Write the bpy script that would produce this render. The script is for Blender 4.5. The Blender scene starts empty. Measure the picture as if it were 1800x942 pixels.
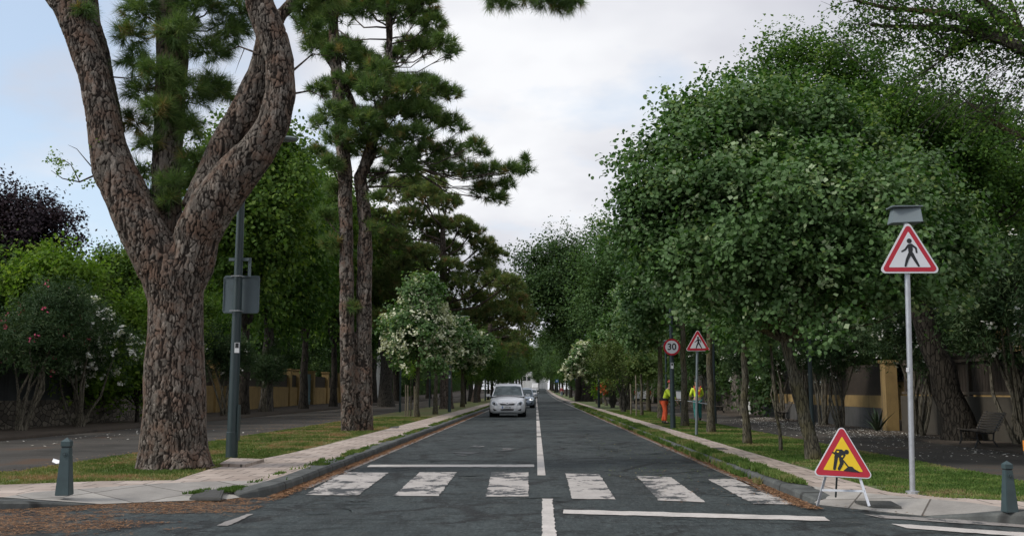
import bpy, bmesh, math, random
import numpy as np
from mathutils import Vector, Matrix, kdtree
from mathutils.bvhtree import BVHTree
from math import radians, sin, cos, pi, atan, tan, sqrt

# ------------------------------------------------------------------ camera, world, sun, exposure
scene = bpy.context.scene
COL = scene.collection
FPX, CAMH = 1750.0, 1.3
TH = atan(215 / FPX); PS = atan(42 * cos(TH) / FPX)
FW = Vector((-sin(PS) * cos(TH), cos(PS) * cos(TH), sin(TH)))
RT = Vector((cos(PS), sin(PS), 0)); UP = RT.cross(FW)
cam_d = bpy.data.cameras.new('camera'); cam = bpy.data.objects.new('camera', cam_d); COL.objects.link(cam)
cam_d.sensor_width = 36; cam_d.lens = 36 * FPX / 1800; cam_d.clip_start = 0.05; cam_d.clip_end = 5000
cam.matrix_world = Matrix(((RT.x, UP.x, -FW.x, 0), (RT.y, UP.y, -FW.y, 0), (RT.z, UP.z, -FW.z, CAMH), (0, 0, 0, 1)))
scene.camera = cam
SUN_EL, SUN_AZ = radians(42), radians(248)      # azimuth clockwise from +Y
world = bpy.data.worlds.new('World'); scene.world = world; world.use_nodes = True
wn, wl = world.node_tree.nodes, world.node_tree.links
wn.clear()
def N(t, loc=None, **k):
    n = wn.new(t)
    for a, b in k.items(): setattr(n, a, b)
    return n
out = N('ShaderNodeOutputWorld'); bg = N('ShaderNodeBackground'); bg.inputs[1].default_value = 0.1
sky = N('ShaderNodeTexSky', sky_type='NISHITA', sun_disc=False); sky.sun_elevation = SUN_EL; sky.sun_rotation = SUN_AZ
sky.air_density = 1.0; sky.dust_density = 1.2
tc = N('ShaderNodeTexCoord'); sep = N('ShaderNodeSeparateXYZ'); wl.new(tc.outputs['Generated'], sep.inputs[0])
def M(op, a, b=None):
    n = N('ShaderNodeMath', operation=op)
    for i, v in enumerate((a, b)):
        if v is None: continue
        if isinstance(v, (int, float)): n.inputs[i].default_value = v
        else: wl.new(v, n.inputs[i])
    return n.outputs[0]
zc = M('ADD', M('MAXIMUM', sep.outputs[2], 0.0), 0.22)
comb = N('ShaderNodeCombineXYZ'); wl.new(M('DIVIDE', sep.outputs[0], zc), comb.inputs[0]); wl.new(M('DIVIDE', sep.outputs[1], zc), comb.inputs[1])
def wnoise(scale, off, detail=6, rough=0.55):
    mp = N('ShaderNodeMapping'); mp.inputs['Location'].default_value = off; wl.new(comb.outputs[0], mp.inputs[0])
    n = N('ShaderNodeTexNoise'); n.inputs['Scale'].default_value = scale; n.inputs['Detail'].default_value = detail; n.inputs['Roughness'].default_value = rough
    wl.new(mp.outputs[0], n.inputs[0]); return n.outputs[0]
def wramp(src, stops):
    r = N('ShaderNodeValToRGB'); e = r.color_ramp.elements
    while len(e) > 1: e.remove(e[-1])
    for i, (p, c) in enumerate(stops):
        q = e[0] if i == 0 else e.new(p)
        q.position = p; q.color = (c[0], c[1], c[2], 1)
    wl.new(src, r.inputs[0]); return r.outputs[0]
tone = wramp(wnoise(1.15, (3.1, 1.7, 0), 5, 0.5), [(0.38, (5.9, 6.0, 6.6)), (0.50, (7.2, 7.3, 7.8)), (0.63, (8.9, 9.0, 9.25))])
# blue opening: noise plus thinner cover towards the west (left)
az = M('MULTIPLY', sep.outputs[0], -2.1)
cov = M('ADD', wnoise(1.5, (7.3, 2.2, 0)), M('ADD', M('MULTIPLY', M('MAXIMUM', M('ADD', az, -0.42), 0.0), 0.42), -0.02))
mask = wramp(cov, [(0.50, (1, 1, 1)), (0.70, (0.12, 0.12, 0.12))])
mx = N('ShaderNodeMixRGB'); wl.new(mask, mx.inputs[0])
bl = N('ShaderNodeMixRGB', blend_type='ADD'); bl.inputs[0].default_value = 1; bl.inputs[2].default_value = (2.9, 3.5, 4.1, 1)
wl.new(sky.outputs[0], bl.inputs[1]); wl.new(bl.outputs[0], mx.inputs[1]); wl.new(tone, mx.inputs[2])
wl.new(mx.outputs[0], bg.inputs[0]); wl.new(bg.outputs[0], out.inputs[0])
sun_d = bpy.data.lights.new('sun', 'SUN'); sun_d.energy = 2.0; sun_d.angle = radians(12); sun_d.color = (1, 0.95, 0.88)
sun = bpy.data.objects.new('sun', sun_d); COL.objects.link(sun)
sd = Vector((sin(SUN_AZ) * cos(SUN_EL), cos(SUN_AZ) * cos(SUN_EL), sin(SUN_EL)))
sun.rotation_euler = sd.to_track_quat('Z', 'Y').to_euler(); sun.location = (0, 0, 40)
scene.view_settings.view_transform = 'Standard'; scene.view_settings.look = 'None'
scene.view_settings.exposure = 0.12; scene.view_settings.gamma = 1
scene.cycles.max_bounces = 7; scene.cycles.diffuse_bounces = 5; scene.cycles.transmission_bounces = 4; scene.cycles.transparent_max_bounces = 6
scene.cycles.use_fast_gi = False

# ------------------------------------------------------------------ measuring helpers
def G(px, py, z=0.0):
    d = FW * FPX + RT * (px - 900) + UP * (471 - py); t = (z - CAMH) / d.z
    return Vector((d.x * t, d.y * t, z))
def P(px, py, Y):
    d = FW * FPX + RT * (px - 900) + UP * (471 - py)
    return Vector((0, 0, CAMH)) + d * (Y / d.y)
def zr(y): return 0.0 if y < 130 else 1.15 * ((y - 130) / 170.0) ** 1.6
rnd = random.Random(7)

# ------------------------------------------------------------------ materials
def newmat(name):
    m = bpy.data.materials.new(name); m.use_nodes = True
    nt = m.node_tree; b = nt.nodes['Principled BSDF']; return m, nt, b
class NT:
    def __init__(s, nt): s.nt = nt; s.tc = None
    def n(s, t, **k):
        x = s.nt.nodes.new(t)
        for a, b in k.items(): setattr(x, a, b)
        return x
    def l(s, a, b): s.nt.links.new(a, b)
    def co(s, scale=(1, 1, 1), rot=(0, 0, 0), src='Object'):
        if not s.tc: s.tc = s.n('ShaderNodeTexCoord')
        m = s.n('ShaderNodeMapping'); m.inputs['Scale'].default_value = scale; m.inputs['Rotation'].default_value = rot
        s.l(s.tc.outputs[src], m.inputs[0]); return m.outputs[0]
    def noise(s, scale, detail=4, rough=0.55, vec=None, dist=0):
        x = s.n('ShaderNodeTexNoise'); x.inputs['Scale'].default_value = scale; x.inputs['Detail'].default_value = detail
        x.inputs['Roughness'].default_value = rough; x.inputs['Distortion'].default_value = dist
        s.l(vec if vec else s.co(), x.inputs[0]); return x.outputs[0]
    def ramp(s, src, stops):
        r = s.n('ShaderNodeValToRGB'); e = r.color_ramp.elements
        while len(e) > 1: e.remove(e[-1])
        for i, (p, c) in enumerate(stops):
            if isinstance(c, (int, float)): c = (c, c, c)
            q = e[0] if i == 0 else e.new(p)
            q.position = p; q.color = (c[0], c[1], c[2], 1)
        s.l(src, r.inputs[0]); return r.outputs[0]
    def mix(s, f, a, b, mode='MIX'):
        x = s.n('ShaderNodeMixRGB', blend_type=mode)
        for i, v in enumerate((f, a, b)):
            if isinstance(v, (int, float)): x.inputs[i].default_value = v if i == 0 else (v, v, v, 1)
            elif isinstance(v, tuple): x.inputs[i].default_value = (v[0], v[1], v[2], 1)
            else: s.l(v, x.inputs[i])
        return x.outputs[0]
    def math(s, op, a, b=0.0):
        x = s.n('ShaderNodeMath', operation=op)
        for i, v in enumerate((a, b)):
            if isinstance(v, (int, float)): x.inputs[i].default_value = v
            else: s.l(v, x.inputs[i])
        return x.outputs[0]
    def bump(s, h, strength, dist, b):
        x = s.n('ShaderNodeBump'); x.inputs['Strength'].default_value = strength; x.inputs['Distance'].default_value = dist
        s.l(h, x.inputs['Height']); s.l(x.outputs[0], b.inputs['Normal'])
def flat(name, c, rough=0.6, metal=0.0, var=0.15, scale=6.0, spec=0.5, coat=0.0):
    m, nt, b = newmat(name); t = NT(nt)
    nz = t.noise(scale, 5, 0.6)
    lo = tuple(v * (1 - var) for v in c); hi = tuple(min(1, v * (1 + var)) for v in c)
    t.l(t.ramp(nz, [(0.3, lo), (0.7, hi)]), b.inputs['Base Color'])
    b.inputs['Roughness'].default_value = rough; b.inputs['Metallic'].default_value = metal
    b.inputs['Specular IOR Level'].default_value = spec; b.inputs['Coat Weight'].default_value = coat
    return m
def leafmat(name, stops, trans=0.3, back=None, rough=0.6, spec=0.18):
    m, nt, b = newmat(name); t = NT(nt)
    at = t.n('ShaderNodeAttribute', attribute_name='v')
    col = t.ramp(at.outputs['Fac'], stops)
    if back:
        g = t.n('ShaderNodeNewGeometry'); col = t.mix(g.outputs['Backfacing'], col, back)
    t.l(col, b.inputs['Base Color']); b.inputs['Roughness'].default_value = rough; b.inputs['Specular IOR Level'].default_value = spec
    if trans > 0:
        tr = t.n('ShaderNodeBsdfTranslucent'); t.l(t.mix(1.0, col, (1.15, 1.25, 0.6), 'MULTIPLY'), tr.inputs[0])
        ms = t.n('ShaderNodeMixShader'); ms.inputs[0].default_value = trans
        t.l(b.outputs[0], ms.inputs[1]); t.l(tr.outputs[0], ms.inputs[2]); t.l(ms.outputs[0], nt.nodes['Material Output'].inputs[0])
    return m
def barkmat(name, dark, mid, light, sc=9.0, stretch=0.3, moss=None, rough=0.9, bump=0.05):
    m, nt, b = newmat(name); t = NT(nt)
    v = t.co((sc, sc, sc * stretch)); nd = t.noise(1.4, 3, 0.5, v)
    add = t.n('ShaderNodeVectorMath', operation='ADD'); t.l(v, add.inputs[0]); t.l(nd, add.inputs[1])
    vo = t.n('ShaderNodeTexVoronoi', feature='DISTANCE_TO_EDGE'); vo.inputs['Scale'].default_value = 1.0; t.l(add.outputs[0], vo.inputs['Vector'])
    vc = t.n('ShaderNodeTexVoronoi', feature='F1'); vc.inputs['Scale'].default_value = 1.0; t.l(add.outputs[0], vc.inputs['Vector'])
    base = t.ramp(t.noise(2.2, 5, 0.65, v), [(0.3, dark), (0.5, mid), (0.72, light)])
    base = t.mix(0.35, base, t.ramp(vc.outputs['Color'], [(0.2, mid), (0.8, light)]))
    if moss: base = t.mix(t.ramp(t.noise(0.9, 4, 0.6, t.co()), [(0.45, 0), (0.62, 0.75)]), base, moss)
    cr = t.ramp(vo.outputs['Distance'], [(0.0, 0.25), (0.13, 1.0)])
    t.l(t.mix(1.0, base, cr, 'MULTIPLY'), b.inputs['Base Color']); b.inputs['Roughness'].default_value = rough
    b.inputs['Specular IOR Level'].default_value = 0.15
    t.bump(t.mix(0.3, cr, t.noise(6, 4, 0.7, v)), 1.0, bump, b); return m
def platemat(name, crack, reds, greys):
    m, nt, b = newmat(name); t = NT(nt)
    a = t.n('ShaderNodeAttribute', attribute_name='v'); c = t.n('ShaderNodeAttribute', attribute_name='crack')
    pc = t.ramp(a.outputs['Fac'], [(0.0, tuple(0.6 * v for v in greys)), (0.25, tuple(0.85 * v for v in greys)), (0.6, greys), (0.85, tuple(v * 1.3 for v in greys)), (1.0, tuple(v * 1.75 for v in greys))])
    pc = t.mix(t.ramp(t.noise(16, 6, 0.75, t.co((1, 1, .5))), [(0.42, 0.0), (0.62, 0.85)]), pc, tuple(v * 0.35 for v in greys))
    pc = t.mix(t.ramp(t.noise(24, 6, 0.8, t.co((1, 1, .45))), [(0.56, 0.0), (0.64, 0.8)]), pc, tuple(v * 2.3 for v in greys))
    pc = t.mix(t.ramp(t.noise(3.2, 5, 0.7), [(0.44, 0.0), (0.62, 0.7)]), pc, tuple(reds))
    col = t.mix(t.ramp(c.outputs['Fac'], [(0.0, 1.0), (0.07, 0.9), (0.2, 0.0)]), pc, crack)
    t.l(col, b.inputs['Base Color']); b.inputs['Roughness'].default_value = 0.9; b.inputs['Specular IOR Level'].default_value = 0.15
    t.bump(t.noise(30, 8, 0.8, t.co((1, 1, 0.45))), 1.0, 0.03, b); return m

MT = {}
def build_mats():
    # asphalt
    m, nt, b = newmat('asphalt'); t = NT(nt)
    big = t.noise(0.35, 4, 0.6); fine = t.noise(55, 3, 0.8)
    c = t.ramp(big, [(0.3, (0.029, 0.037, 0.0375)), (0.7, (0.042, 0.052, 0.052))])
    c = t.mix(t.ramp(t.noise(1.0, 5, 0.65, t.co((1.6, 0.10, 1))), [(0.45, 0.0), (0.75, 0.6)]), c, (0.056, 0.064, 0.063))   # wheel tracks
    c = t.mix(0.85, c, t.ramp(fine, [(0.25, 0.45), (0.5, 1.0), (0.75, 1.75)]), 'MULTIPLY')
    wv = t.n('ShaderNodeVectorMath', operation='ADD'); t.l(t.co((0.5, 0.34, 1)), wv.inputs[0]); t.l(t.noise(1.3, 6, 0.75), wv.inputs[1])
    vo = t.n('ShaderNodeTexVoronoi', feature='DISTANCE_TO_EDGE'); vo.inputs['Scale'].default_value = 1.7; t.l(wv.outputs[0], vo.inputs['Vector'])
    ck = t.math('MULTIPLY', t.ramp(vo.outputs['Distance'], [(0.0, 1.0), (0.03, 0.9), (0.07, 0.0)]), t.ramp(t.noise(0.33, 3, 0.6), [(0.40, 0.0), (0.50, 1.0)]))
    c = t.mix(ck, c, (0.012, 0.013, 0.013))
    st = t.noise(1.0, 6, 0.75, t.co((0.9, 2.6, 1)), 1.2); c = t.mix(t.ramp(st, [(0.555, 0.0), (0.60, 0.8)]), c, (0.012, 0.016, 0.016)); c = t.mix(t.ramp(t.noise(1.3, 6, 0.8, t.co((1.3, 3.1, 1))), [(0.56, 0.0), (0.66, 0.55)]), c, (0.070, 0.072, 0.060))
    c = t.mix(1.0, c, t.ramp(t.noise(1.0, 9, 0.82, t.co((3.2, 1.0, 1))), [(0.38, 0.72), (0.5, 1.0), (0.62, 1.3)]), 'MULTIPLY'); c = t.mix(0.9, c, t.ramp(t.noise(1.0, 5, 0.9, t.co((22, 5, 1))), [(0.38, 0.55), (0.62, 1.5)]), 'MULTIPLY')
    t.l(c, b.inputs['Base Color']); b.inputs['Roughness'].default_value = 0.82; b.inputs['Specular IOR Level'].default_value = 0.35
    t.bump(fine, 0.7, 0.01, b); MT['asphalt'] = m
    # path asphalt (brownish worn)
    m, nt, b = newmat('path_surface'); t = NT(nt)
    c = t.ramp(t.noise(0.5, 6, 0.65), [(0.35, (0.048, 0.045, 0.040)), (0.55, (0.078, 0.072, 0.064)), (0.7, (0.098, 0.066, 0.047))])
    c = t.mix(0.8, c, t.ramp(t.noise(45, 4, 0.8), [(0.3, 0.5), (0.7, 1.5)]), 'MULTIPLY')
    t.l(c, b.inputs['Base Color']); b.inputs['Roughness'].default_value = 0.95; b.inputs['Specular IOR Level'].default_value = 0.08; MT['path'] = m
    # worn road paint: paint flakes reveal asphalt
    for nm, lo, hi, pc in (('paint_worn', 0.475, 0.53, 0.50), ('paint_white', 0.36, 0.42, 0.60), ('paint_edge', 0.42, 0.60, 0.30), ('paint_faint', 0.55, 0, .34)):
        m, nt, b = newmat(nm); t = NT(nt)
        f = t.math('ADD', t.math('MULTIPLY', t.noise(1.0, 8, 0.78, t.co((5, 3, 1))), 0.55), t.math('MULTIPLY', t.noise(1.1, 3, 0.6), 0.45))
        pcx = (pc, pc * 0.92, pc * 0.85)
        c = t.mix(t.ramp(f, [(lo - 0.02, 1.0), (lo + 0.02, 0.0)]), t.ramp(t.noise(2.5, 5, 0.7), [(0.3, tuple(v * 0.7 for v in pcx)), (0.7, pcx)]), (0.045, 0.048, 0.05))
        c = t.mix(0.6, c, t.ramp(t.noise(60, 2, 0.8), [(0.3, 0.65), (0.7, 1.25)]), 'MULTIPLY')
        t.l(c, b.inputs['Base Color']); b.inputs['Roughness'].default_value = 0.75; MT[nm] = m
    # pavement slabs
    for nm, c1, c2, rot, sx in (('paving', (0.37, 0.295, 0.245), (0.49, 0.405, 0.345), 0, 1.0), ('paving_grey', (0.27, 0.25, 0.225), (0.37, 0.345, 0.31), 0.5, 0.55)):
        m, nt, b = newmat(nm); t = NT(nt)
        br = t.n('ShaderNodeTexBrick'); t.l(t.co((1, 1, 1), (0, 0, rot)), br.inputs[0])
        br.inputs['Scale'].default_value = 1.0; br.inputs['Mortar Size'].default_value = 0.013; br.inputs['Mortar Smooth'].default_value = 0.4
        br.inputs['Brick Width'].default_value = 0.40 if sx == 1.0 else 0.8; br.inputs['Row Height'].default_value = 0.40 if sx == 1.0 else 0.8
        br.inputs['Color1'].default_value = (*c1, 1); br.inputs['Color2'].default_value = (*c2, 1); br.inputs['Mortar'].default_value = (0.10, 0.085, 0.07, 1); br.offset = 0.0 if sx != 1 else 0.5
        c = t.mix(0.8, br.outputs[0], t.ramp(t.noise(1.7, 7, 0.7), [(0.3, 0.62), (0.6, 1.05)]), 'MULTIPLY')
        c = t.mix(t.ramp(t.noise(0.8, 5, 0.7), [(0.55, 0.0), (0.75, 0.5)]), c, (0.13, 0.11, 0.08))
        c = t.mix(0.5, c, t.ramp(t.noise(70, 2, 0.8), [(0.3, 0.75), (0.7, 1.2)]), 'MULTIPLY')
        t.l(c, b.inputs['Base Color']); b.inputs['Roughness'].default_value = 0.85; MT[nm] = m
    # kerb
    m, nt, b = newmat('kerb_stone'); t = NT(nt)
    c = t.ramp(t.noise(3, 6, 0.7), [(0.3, (0.045, 0.047, 0.045)), (0.6, (0.10, 0.105, 0.098)), (0.75, (0.17, 0.165, 0.15))])
    wvz = t.n('ShaderNodeTexWave', bands_direction='Y'); wvz.inputs['Scale'].default_value = 0.31; wvz.inputs['Distortion'].default_value = 0; t.l(t.co(), wvz.inputs[0])
    c = t.mix(t.ramp(wvz.outputs[0], [(0.0, 0.85), (0.015, 0.0)]), c, (0.02, 0.02, 0.018))
    t.l(c, b.inputs['Base Color']); b.inputs['Roughness'].default_value = 0.85; t.bump(t.noise(12, 5, 0.7), 0.5, 0.02, b); MT['kerb'] = m
    # turf sheets
    for nm, stops in (('turf_left', [(0.35, (0.075, 0.115, 0.026)), (0.5, (0.13, 0.145, 0.04)), (0.62, (0.18, 0.13, 0.06))]), ('turf_right', [(0.35, (0.065, 0.10, 0.026)), (0.55, (0.11, 0.135, 0.045)), (0.68, (0.13, 0.105, 0.06))])):
        m, nt, b = newmat(nm); t = NT(nt)
        c = t.ramp(t.noise(0.7, 6, 0.7), stops); c = t.mix(0.8, c, t.ramp(t.noise(22, 4, 0.8), [(0.3, 0.5), (0.7, 1.4)]), 'MULTIPLY')
        t.l(c, b.inputs['Base Color']); b.inputs['Roughness'].default_value = 0.95; MT[nm] = m
    m, nt, b = newmat('soil'); t = NT(nt)
    c = t.ramp(t.noise(1.2, 7, 0.75), [(0.3, (0.025, 0.020, 0.014)), (0.6, (0.06, 0.045, 0.032)), (0.75, (0.06, 0.065, 0.03))]); t.l(c, b.inputs['Base Color']); b.inputs['Roughness'].default_value = 1; MT['soil'] = m
    # litter-covered asphalt
    MT['needle_litter'] = leafmat('needle_litter', [(0, (0.10, 0.05, 0.025)), (0.5, (0.22, 0.11, 0.055)), (1, (0.33, 0.20, 0.11))], 0, rough=0.9)
    MT['blade_l'] = leafmat('grass_blade_left', [(0, (0.085, 0.13, 0.032)), (0.45, (0.165, 0.195, 0.06)), (0.7, (0.26, 0.22, 0.10)), (1, (0.30, 0.19, 0.10))], 0.25, rough=0.8)
    MT['blade_r'] = leafmat('grass_blade_right', [(0, (0.065, 0.12, 0.025)), (0.5, (0.125, 0.185, 0.045)), (0.75, (0.20, 0.22, 0.075)), (1, (0.27, 0.21, 0.11))], 0.25, rough=0.8)
    MT['petal'] = leafmat('fallen_petal', [(0, (0.35, 0.33, 0.27)), (1, (0.75, 0.72, 0.66))], 0, rough=0.8)
    MT['drybrown'] = leafmat('dry_leaf', [(0, (0.12, 0.06, 0.03)), (1, (0.30, 0.19, 0.10))], 0, rough=0.9)
    # foliage
    MT['lime'] = leafmat('lime_leaf', [(0, (0.022, 0.062, 0.016)), (0.42, (0.048, 0.118, 0.026)), (0.66, (0.115, 0.215, 0.055)), (0.86, (0.42, 0.50, 0.26))], 0.32, back=(0.11, 0.19, 0.07), rough=0.5, spec=0.25)
    MT['broad'] = leafmat('broad_leaf', [(0, (0.034, 0.074, 0.016)), (0.5, (0.075, 0.14, 0.024)), (0.85, (0.17, 0.245, 0.04)), (1, (0.30, 0.34, 0.07))], 0.4)
    MT['bright'] = leafmat('bright_leaf', [(0, (0.065, 0.13, 0.018)), (0.6, (0.14, 0.24, 0.032)), (1, (0.30, 0.38, 0.07))], 0.45)
    MT['elm'] = leafmat('elm_leaf', [(0, (0.026, 0.064, 0.014)), (0.5, (0.058, 0.125, 0.024)), (0.8, (0.12, 0.205, 0.04)), (1, (0.26, 0.34, 0.07))], 0.42)
    MT['pale'] = leafmat('pale_leaf', [(0, (0.045, 0.095, 0.03)), (0.6, (0.085, 0.155, 0.05)), (1, (0.16, 0.24, 0.08))], 0.3)
    MT['dark'] = leafmat('dark_leaf', [(0, (0.030, 0.064, 0.022)), (0.6, (0.062, 0.112, 0.038)), (1, (0.14, 0.20, 0.07))], 0.35)
    MT['purple'] = leafmat('purple_leaf', [(0, (0.016, 0.012, 0.018)), (0.7, (0.034, 0.020, 0.026)), (1, (0.07, 0.035, 0.04))], 0.15)
    MT['olean'] = leafmat('oleander_leaf', [(0, (0.025, 0.058, 0.022)), (0.6, (0.048, 0.088, 0.034)), (1, (0.12, 0.16, 0.07))], 0.2)
    MT['needle'] = leafmat('pine_needle', [(0, (0.05, 0.10, 0.034)), (0.55, (0.115, 0.185, 0.055)), (0.85, (0.21, 0.28, 0.085)), (1, (0.26, 0.17, 0.07))], 0.32, rough=0.55)
    MT['needle_far'] = leafmat('pine_needle_far', [(0, (0.06, 0.105, 0.036)), (0.5, (0.12, 0.17, 0.055)), (0.8, (0.21, 0.215, 0.08)), (1, (0.25, 0.16, 0.08))], 0.35, rough=0.6)
    MT['feather'] = leafmat('feathery_leaf', [(0, (0.05, 0.088, 0.022)), (0.6, (0.095, 0.142, 0.038)), (1, (0.19, 0.19, 0.07))], 0.3)
    MT['blossom'] = leafmat('pale_blossom', [(0, (0.48, 0.50, 0.33)), (1, (0.78, 0.79, 0.62))], 0.2, rough=0.7)
    MT['pale_tips'] = leafmat('pale_leaf_tips', [(0, (0.12, 0.20, 0.075)), (0.5, (0.24, 0.33, 0.16)), (1, (0.44, 0.50, 0.33))], 0.25, rough=0.55)
    MT['white_flower'] = leafmat('white_flower', [(0, (0.55, 0.55, 0.50)), (1, (0.8, 0.8, 0.76))], 0.2, rough=0.7)
    MT['pink_flower'] = leafmat('pink_flower', [(0, (0.35, 0.04, 0.09)), (1, (0.55, 0.12, 0.2))], 0.2, rough=0.7)
    MT['red_flower'] = leafmat('red_flower', [(0, (0.40, 0.05, 0.02)), (1, (0.55, 0.12, 0.05))], 0.2, rough=0.7)
    MT['bark_plate'] = platemat('pine_bark_plates', (0.022, 0.017, 0.014), (0.165, 0.095, 0.064), (0.185, 0.160, 0.136))
    MT['bark_pine'] = barkmat('pine_bark', (0.04, 0.028, 0.022), (0.10, 0.075, 0.06), (0.19, 0.16, 0.14), 9, 0.35)
    MT['bark_lime'] = barkmat('lime_bark', (0.060, 0.052, 0.038), (0.10, 0.088, 0.062), (0.16, 0.15, 0.12), 22, 0.2, moss=(0.10, 0.085, 0.022), bump=0.012)
    MT['bark_grey'] = barkmat('grey_bark', (0.045, 0.040, 0.032), (0.085, 0.077, 0.064), (0.13, 0.12, 0.105), 14, 0.25, bump=0.03)
    MT['bark_dark'] = barkmat('dark_bark', (0.014, 0.012, 0.010), (0.035, 0.030, 0.024), (0.065, 0.057, 0.047), 12, 0.3, bump=0.03)
    MT['stem'] = barkmat('pale_stem', (0.08, 0.07, 0.052), (0.15, 0.135, 0.10), (0.22, 0.20, 0.16), 20, 0.15, bump=0.01)
    MT['stake'] = flat('stake_wood', (0.20, 0.17, 0.12), 0.85, var=0.3)
    # furniture and walls
    MT['post_green'] = flat('dark_green_paint', (0.026, 0.043, 0.046), 0.45, var=0.12, scale=3)
    MT['bollard'] = flat('bollard_paint', (0.042, 0.068, 0.072), 0.5, var=0.15, scale=8)
    MT['bollard_dark'] = flat('bollard_groove', (0.012, 0.018, 0.020), 0.6)
    MT['galv'] = flat('galvanised_steel', (0.42, 0.43, 0.45), 0.42, 0.55, 0.12, 12)
    MT['galv_dark'] = flat('dull_steel', (0.16, 0.19, 0.20), 0.5, 0.3, 0.12, 8)
    MT['sign_back'] = flat('aluminium_sign_back', (0.13, 0.165, 0.18), 0.5, 0.3, 0.1, 3)
    MT['box_grey'] = flat('grey_box_paint', (0.15, 0.18, 0.19), 0.5, 0.1, 0.08, 4)
    MT['white'] = flat('white_paint', (0.70, 0.71, 0.72), 0.45, var=0.05)
    MT['frame_white'] = flat('scuffed_white_paint', (0.58, 0.60, 0.64), 0.5, var=0.12, scale=14)
    MT['sign_white'] = flat('white_sign_sheet', (0.66, 0.66, 0.68), 0.4, var=0.04)
    MT['sign_red'] = flat('red_sign_sheet', (0.44, 0.012, 0.030), 0.4, var=0.08, scale=30)
    MT['sign_yellow'] = flat('yellow_sign_sheet', (0.80, 0.53, 0.012), 0.45, var=0.04)
    MT['sign_black'] = flat('black_sign_sheet', (0.010, 0.011, 0.013), 0.5)
    MT['sign_blue'] = flat('blue_sign_sheet', (0.02, 0.09, 0.33), 0.45)
    MT['orange'] = flat('orange_plastic', (0.75, 0.25, 0.03), 0.5)
    MT['ochre'] = None
    for nm, a, bb, st in (('ochre', (0.36, 0.245, 0.095), (0.24, 0.16, 0.065), (0.12, 0.085, 0.045)), ('plaster_dark', (0.035, 0.040, 0.042), (0.055, 0.06, 0.06), (0.02, 0.02, 0.02)), ('plaster_brown', (0.055, 0.047, 0.035), (0.08, 0.07, 0.054), (0.04, 0.035, 0.03)), ('plaster_white', (0.62, 0.62, 0.60), (0.75, 0.74, 0.72), (0.4, 0.39, 0.36)), ('plaster_grey', (0.075, 0.075, 0.07), (0.11, 0.105, 0.1), (0.03, 0.03, 0.03))):
        m, nt, b = newmat(nm); t = NT(nt)
        c = t.ramp(t.noise(1.4, 6, 0.7), [(0.3, bb), (0.65, a)])
        c = t.mix(t.ramp(t.noise(2.0, 5, 0.7, t.co((1.6, 1.6, 0.14))), [(0.52, 0.0), (0.72, 0.75)]), c, st)
        t.l(c, b.inputs['Base Color']); b.inputs['Roughness'].default_value = 0.9; t.bump(t.noise(25, 4, 0.7), 0.3, 0.01, b); MT[nm] = m
    m, nt, b = newmat('rubble_stone'); t = NT(nt)
    vo = t.n('ShaderNodeTexVoronoi', feature='DISTANCE_TO_EDGE'); vo.inputs['Scale'].default_value = 3.6; t.l(t.co((1, 1, 1.5)), vo.inputs['Vector'])
    vc = t.n('ShaderNodeTexVoronoi'); vc.inputs['Scale'].default_value = 3.6; t.l(t.co((1, 1, 1.5)), vc.inputs['Vector'])
    c = t.ramp(vc.outputs['Color'], [(0.2, (0.07, 0.06, 0.048)), (0.8, (0.19, 0.165, 0.13))]); e = t.ramp(vo.outputs['Distance'], [(0.0, 0.2), (0.09, 1)])
    t.l(t.mix(1, c, e, 'MULTIPLY'), b.inputs['Base Color']); b.inputs['Roughness'].default_value = 0.95; t.bump(e, 1, 0.04, b); MT['rubble'] = m
    MT['lattice'] = flat('dark_brown_wood', (0.040, 0.030, 0.022), 0.8, var=0.3)
    MT['slatwood'] = flat('weathered_bench_wood', (0.075, 0.06, 0.045), 0.7, var=0.3, scale=20)
    MT['iron'] = flat('black_iron', (0.012, 0.012, 0.013), 0.5)
    MT['gate_blue'] = flat('blue_grey_gate_paint', (0.16, 0.25, 0.28), 0.6)
    MT['gate_green'] = flat('green_gate_paint', (0.12, 0.2, 0.08), 0.6)
    MT['roof_tile'] = flat('grey_roof', (0.2, 0.17, 0.16), 0.8, var=0.2)
    MT['glass_dark'] = flat('dark_window_glass', (0.03, 0.035, 0.04), 0.15)
    # vehicles, people
    MT['car_silver'] = flat('silver_car_paint', (0.70, 0.71, 0.73), 0.32, 0.12, 0.03, 2, coat=0.5)
    MT['car_blue'] = flat('pale_blue_car_paint', (0.36, 0.42, 0.50), 0.32, 0.35, 0.03, 2, coat=0.5)
    MT['car_white'] = flat('white_car_paint', (0.72, 0.72, 0.72), 0.35, 0.0, 0.03, 2, coat=0.5)
    MT['trim'] = flat('black_trim', (0.012, 0.013, 0.014), 0.55)
    MT['tyre'] = flat('tyre_rubber', (0.014, 0.014, 0.014), 0.85)
    MT['rim'] = flat('wheel_rim', (0.35, 0.36, 0.37), 0.35, 0.7)
    MT['chrome'] = flat('chrome', (0.7, 0.7, 0.72), 0.15, 0.9, 0.02)
    m, nt, b = newmat('windscreen_glass'); b.inputs['Base Color'].default_value = (0.07, 0.095, 0.10, 1); b.inputs['Roughness'].default_value = 0.06; b.inputs['Specular IOR Level'].default_value = 0.9
    t = NT(nt); t.l(t.ramp(t.noise(3, 2, 0.5), [(0.35, (0.05, 0.07, 0.075)), (0.65, (0.13, 0.165, 0.17))]), b.inputs['Base Color']); MT['carglass'] = m; b.inputs['Specular IOR Level'].default_value = .2
    MT['lamp_glass'] = flat('headlamp_lens', (0.22, 0.25, 0.28), 0.12, 0.3)
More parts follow.
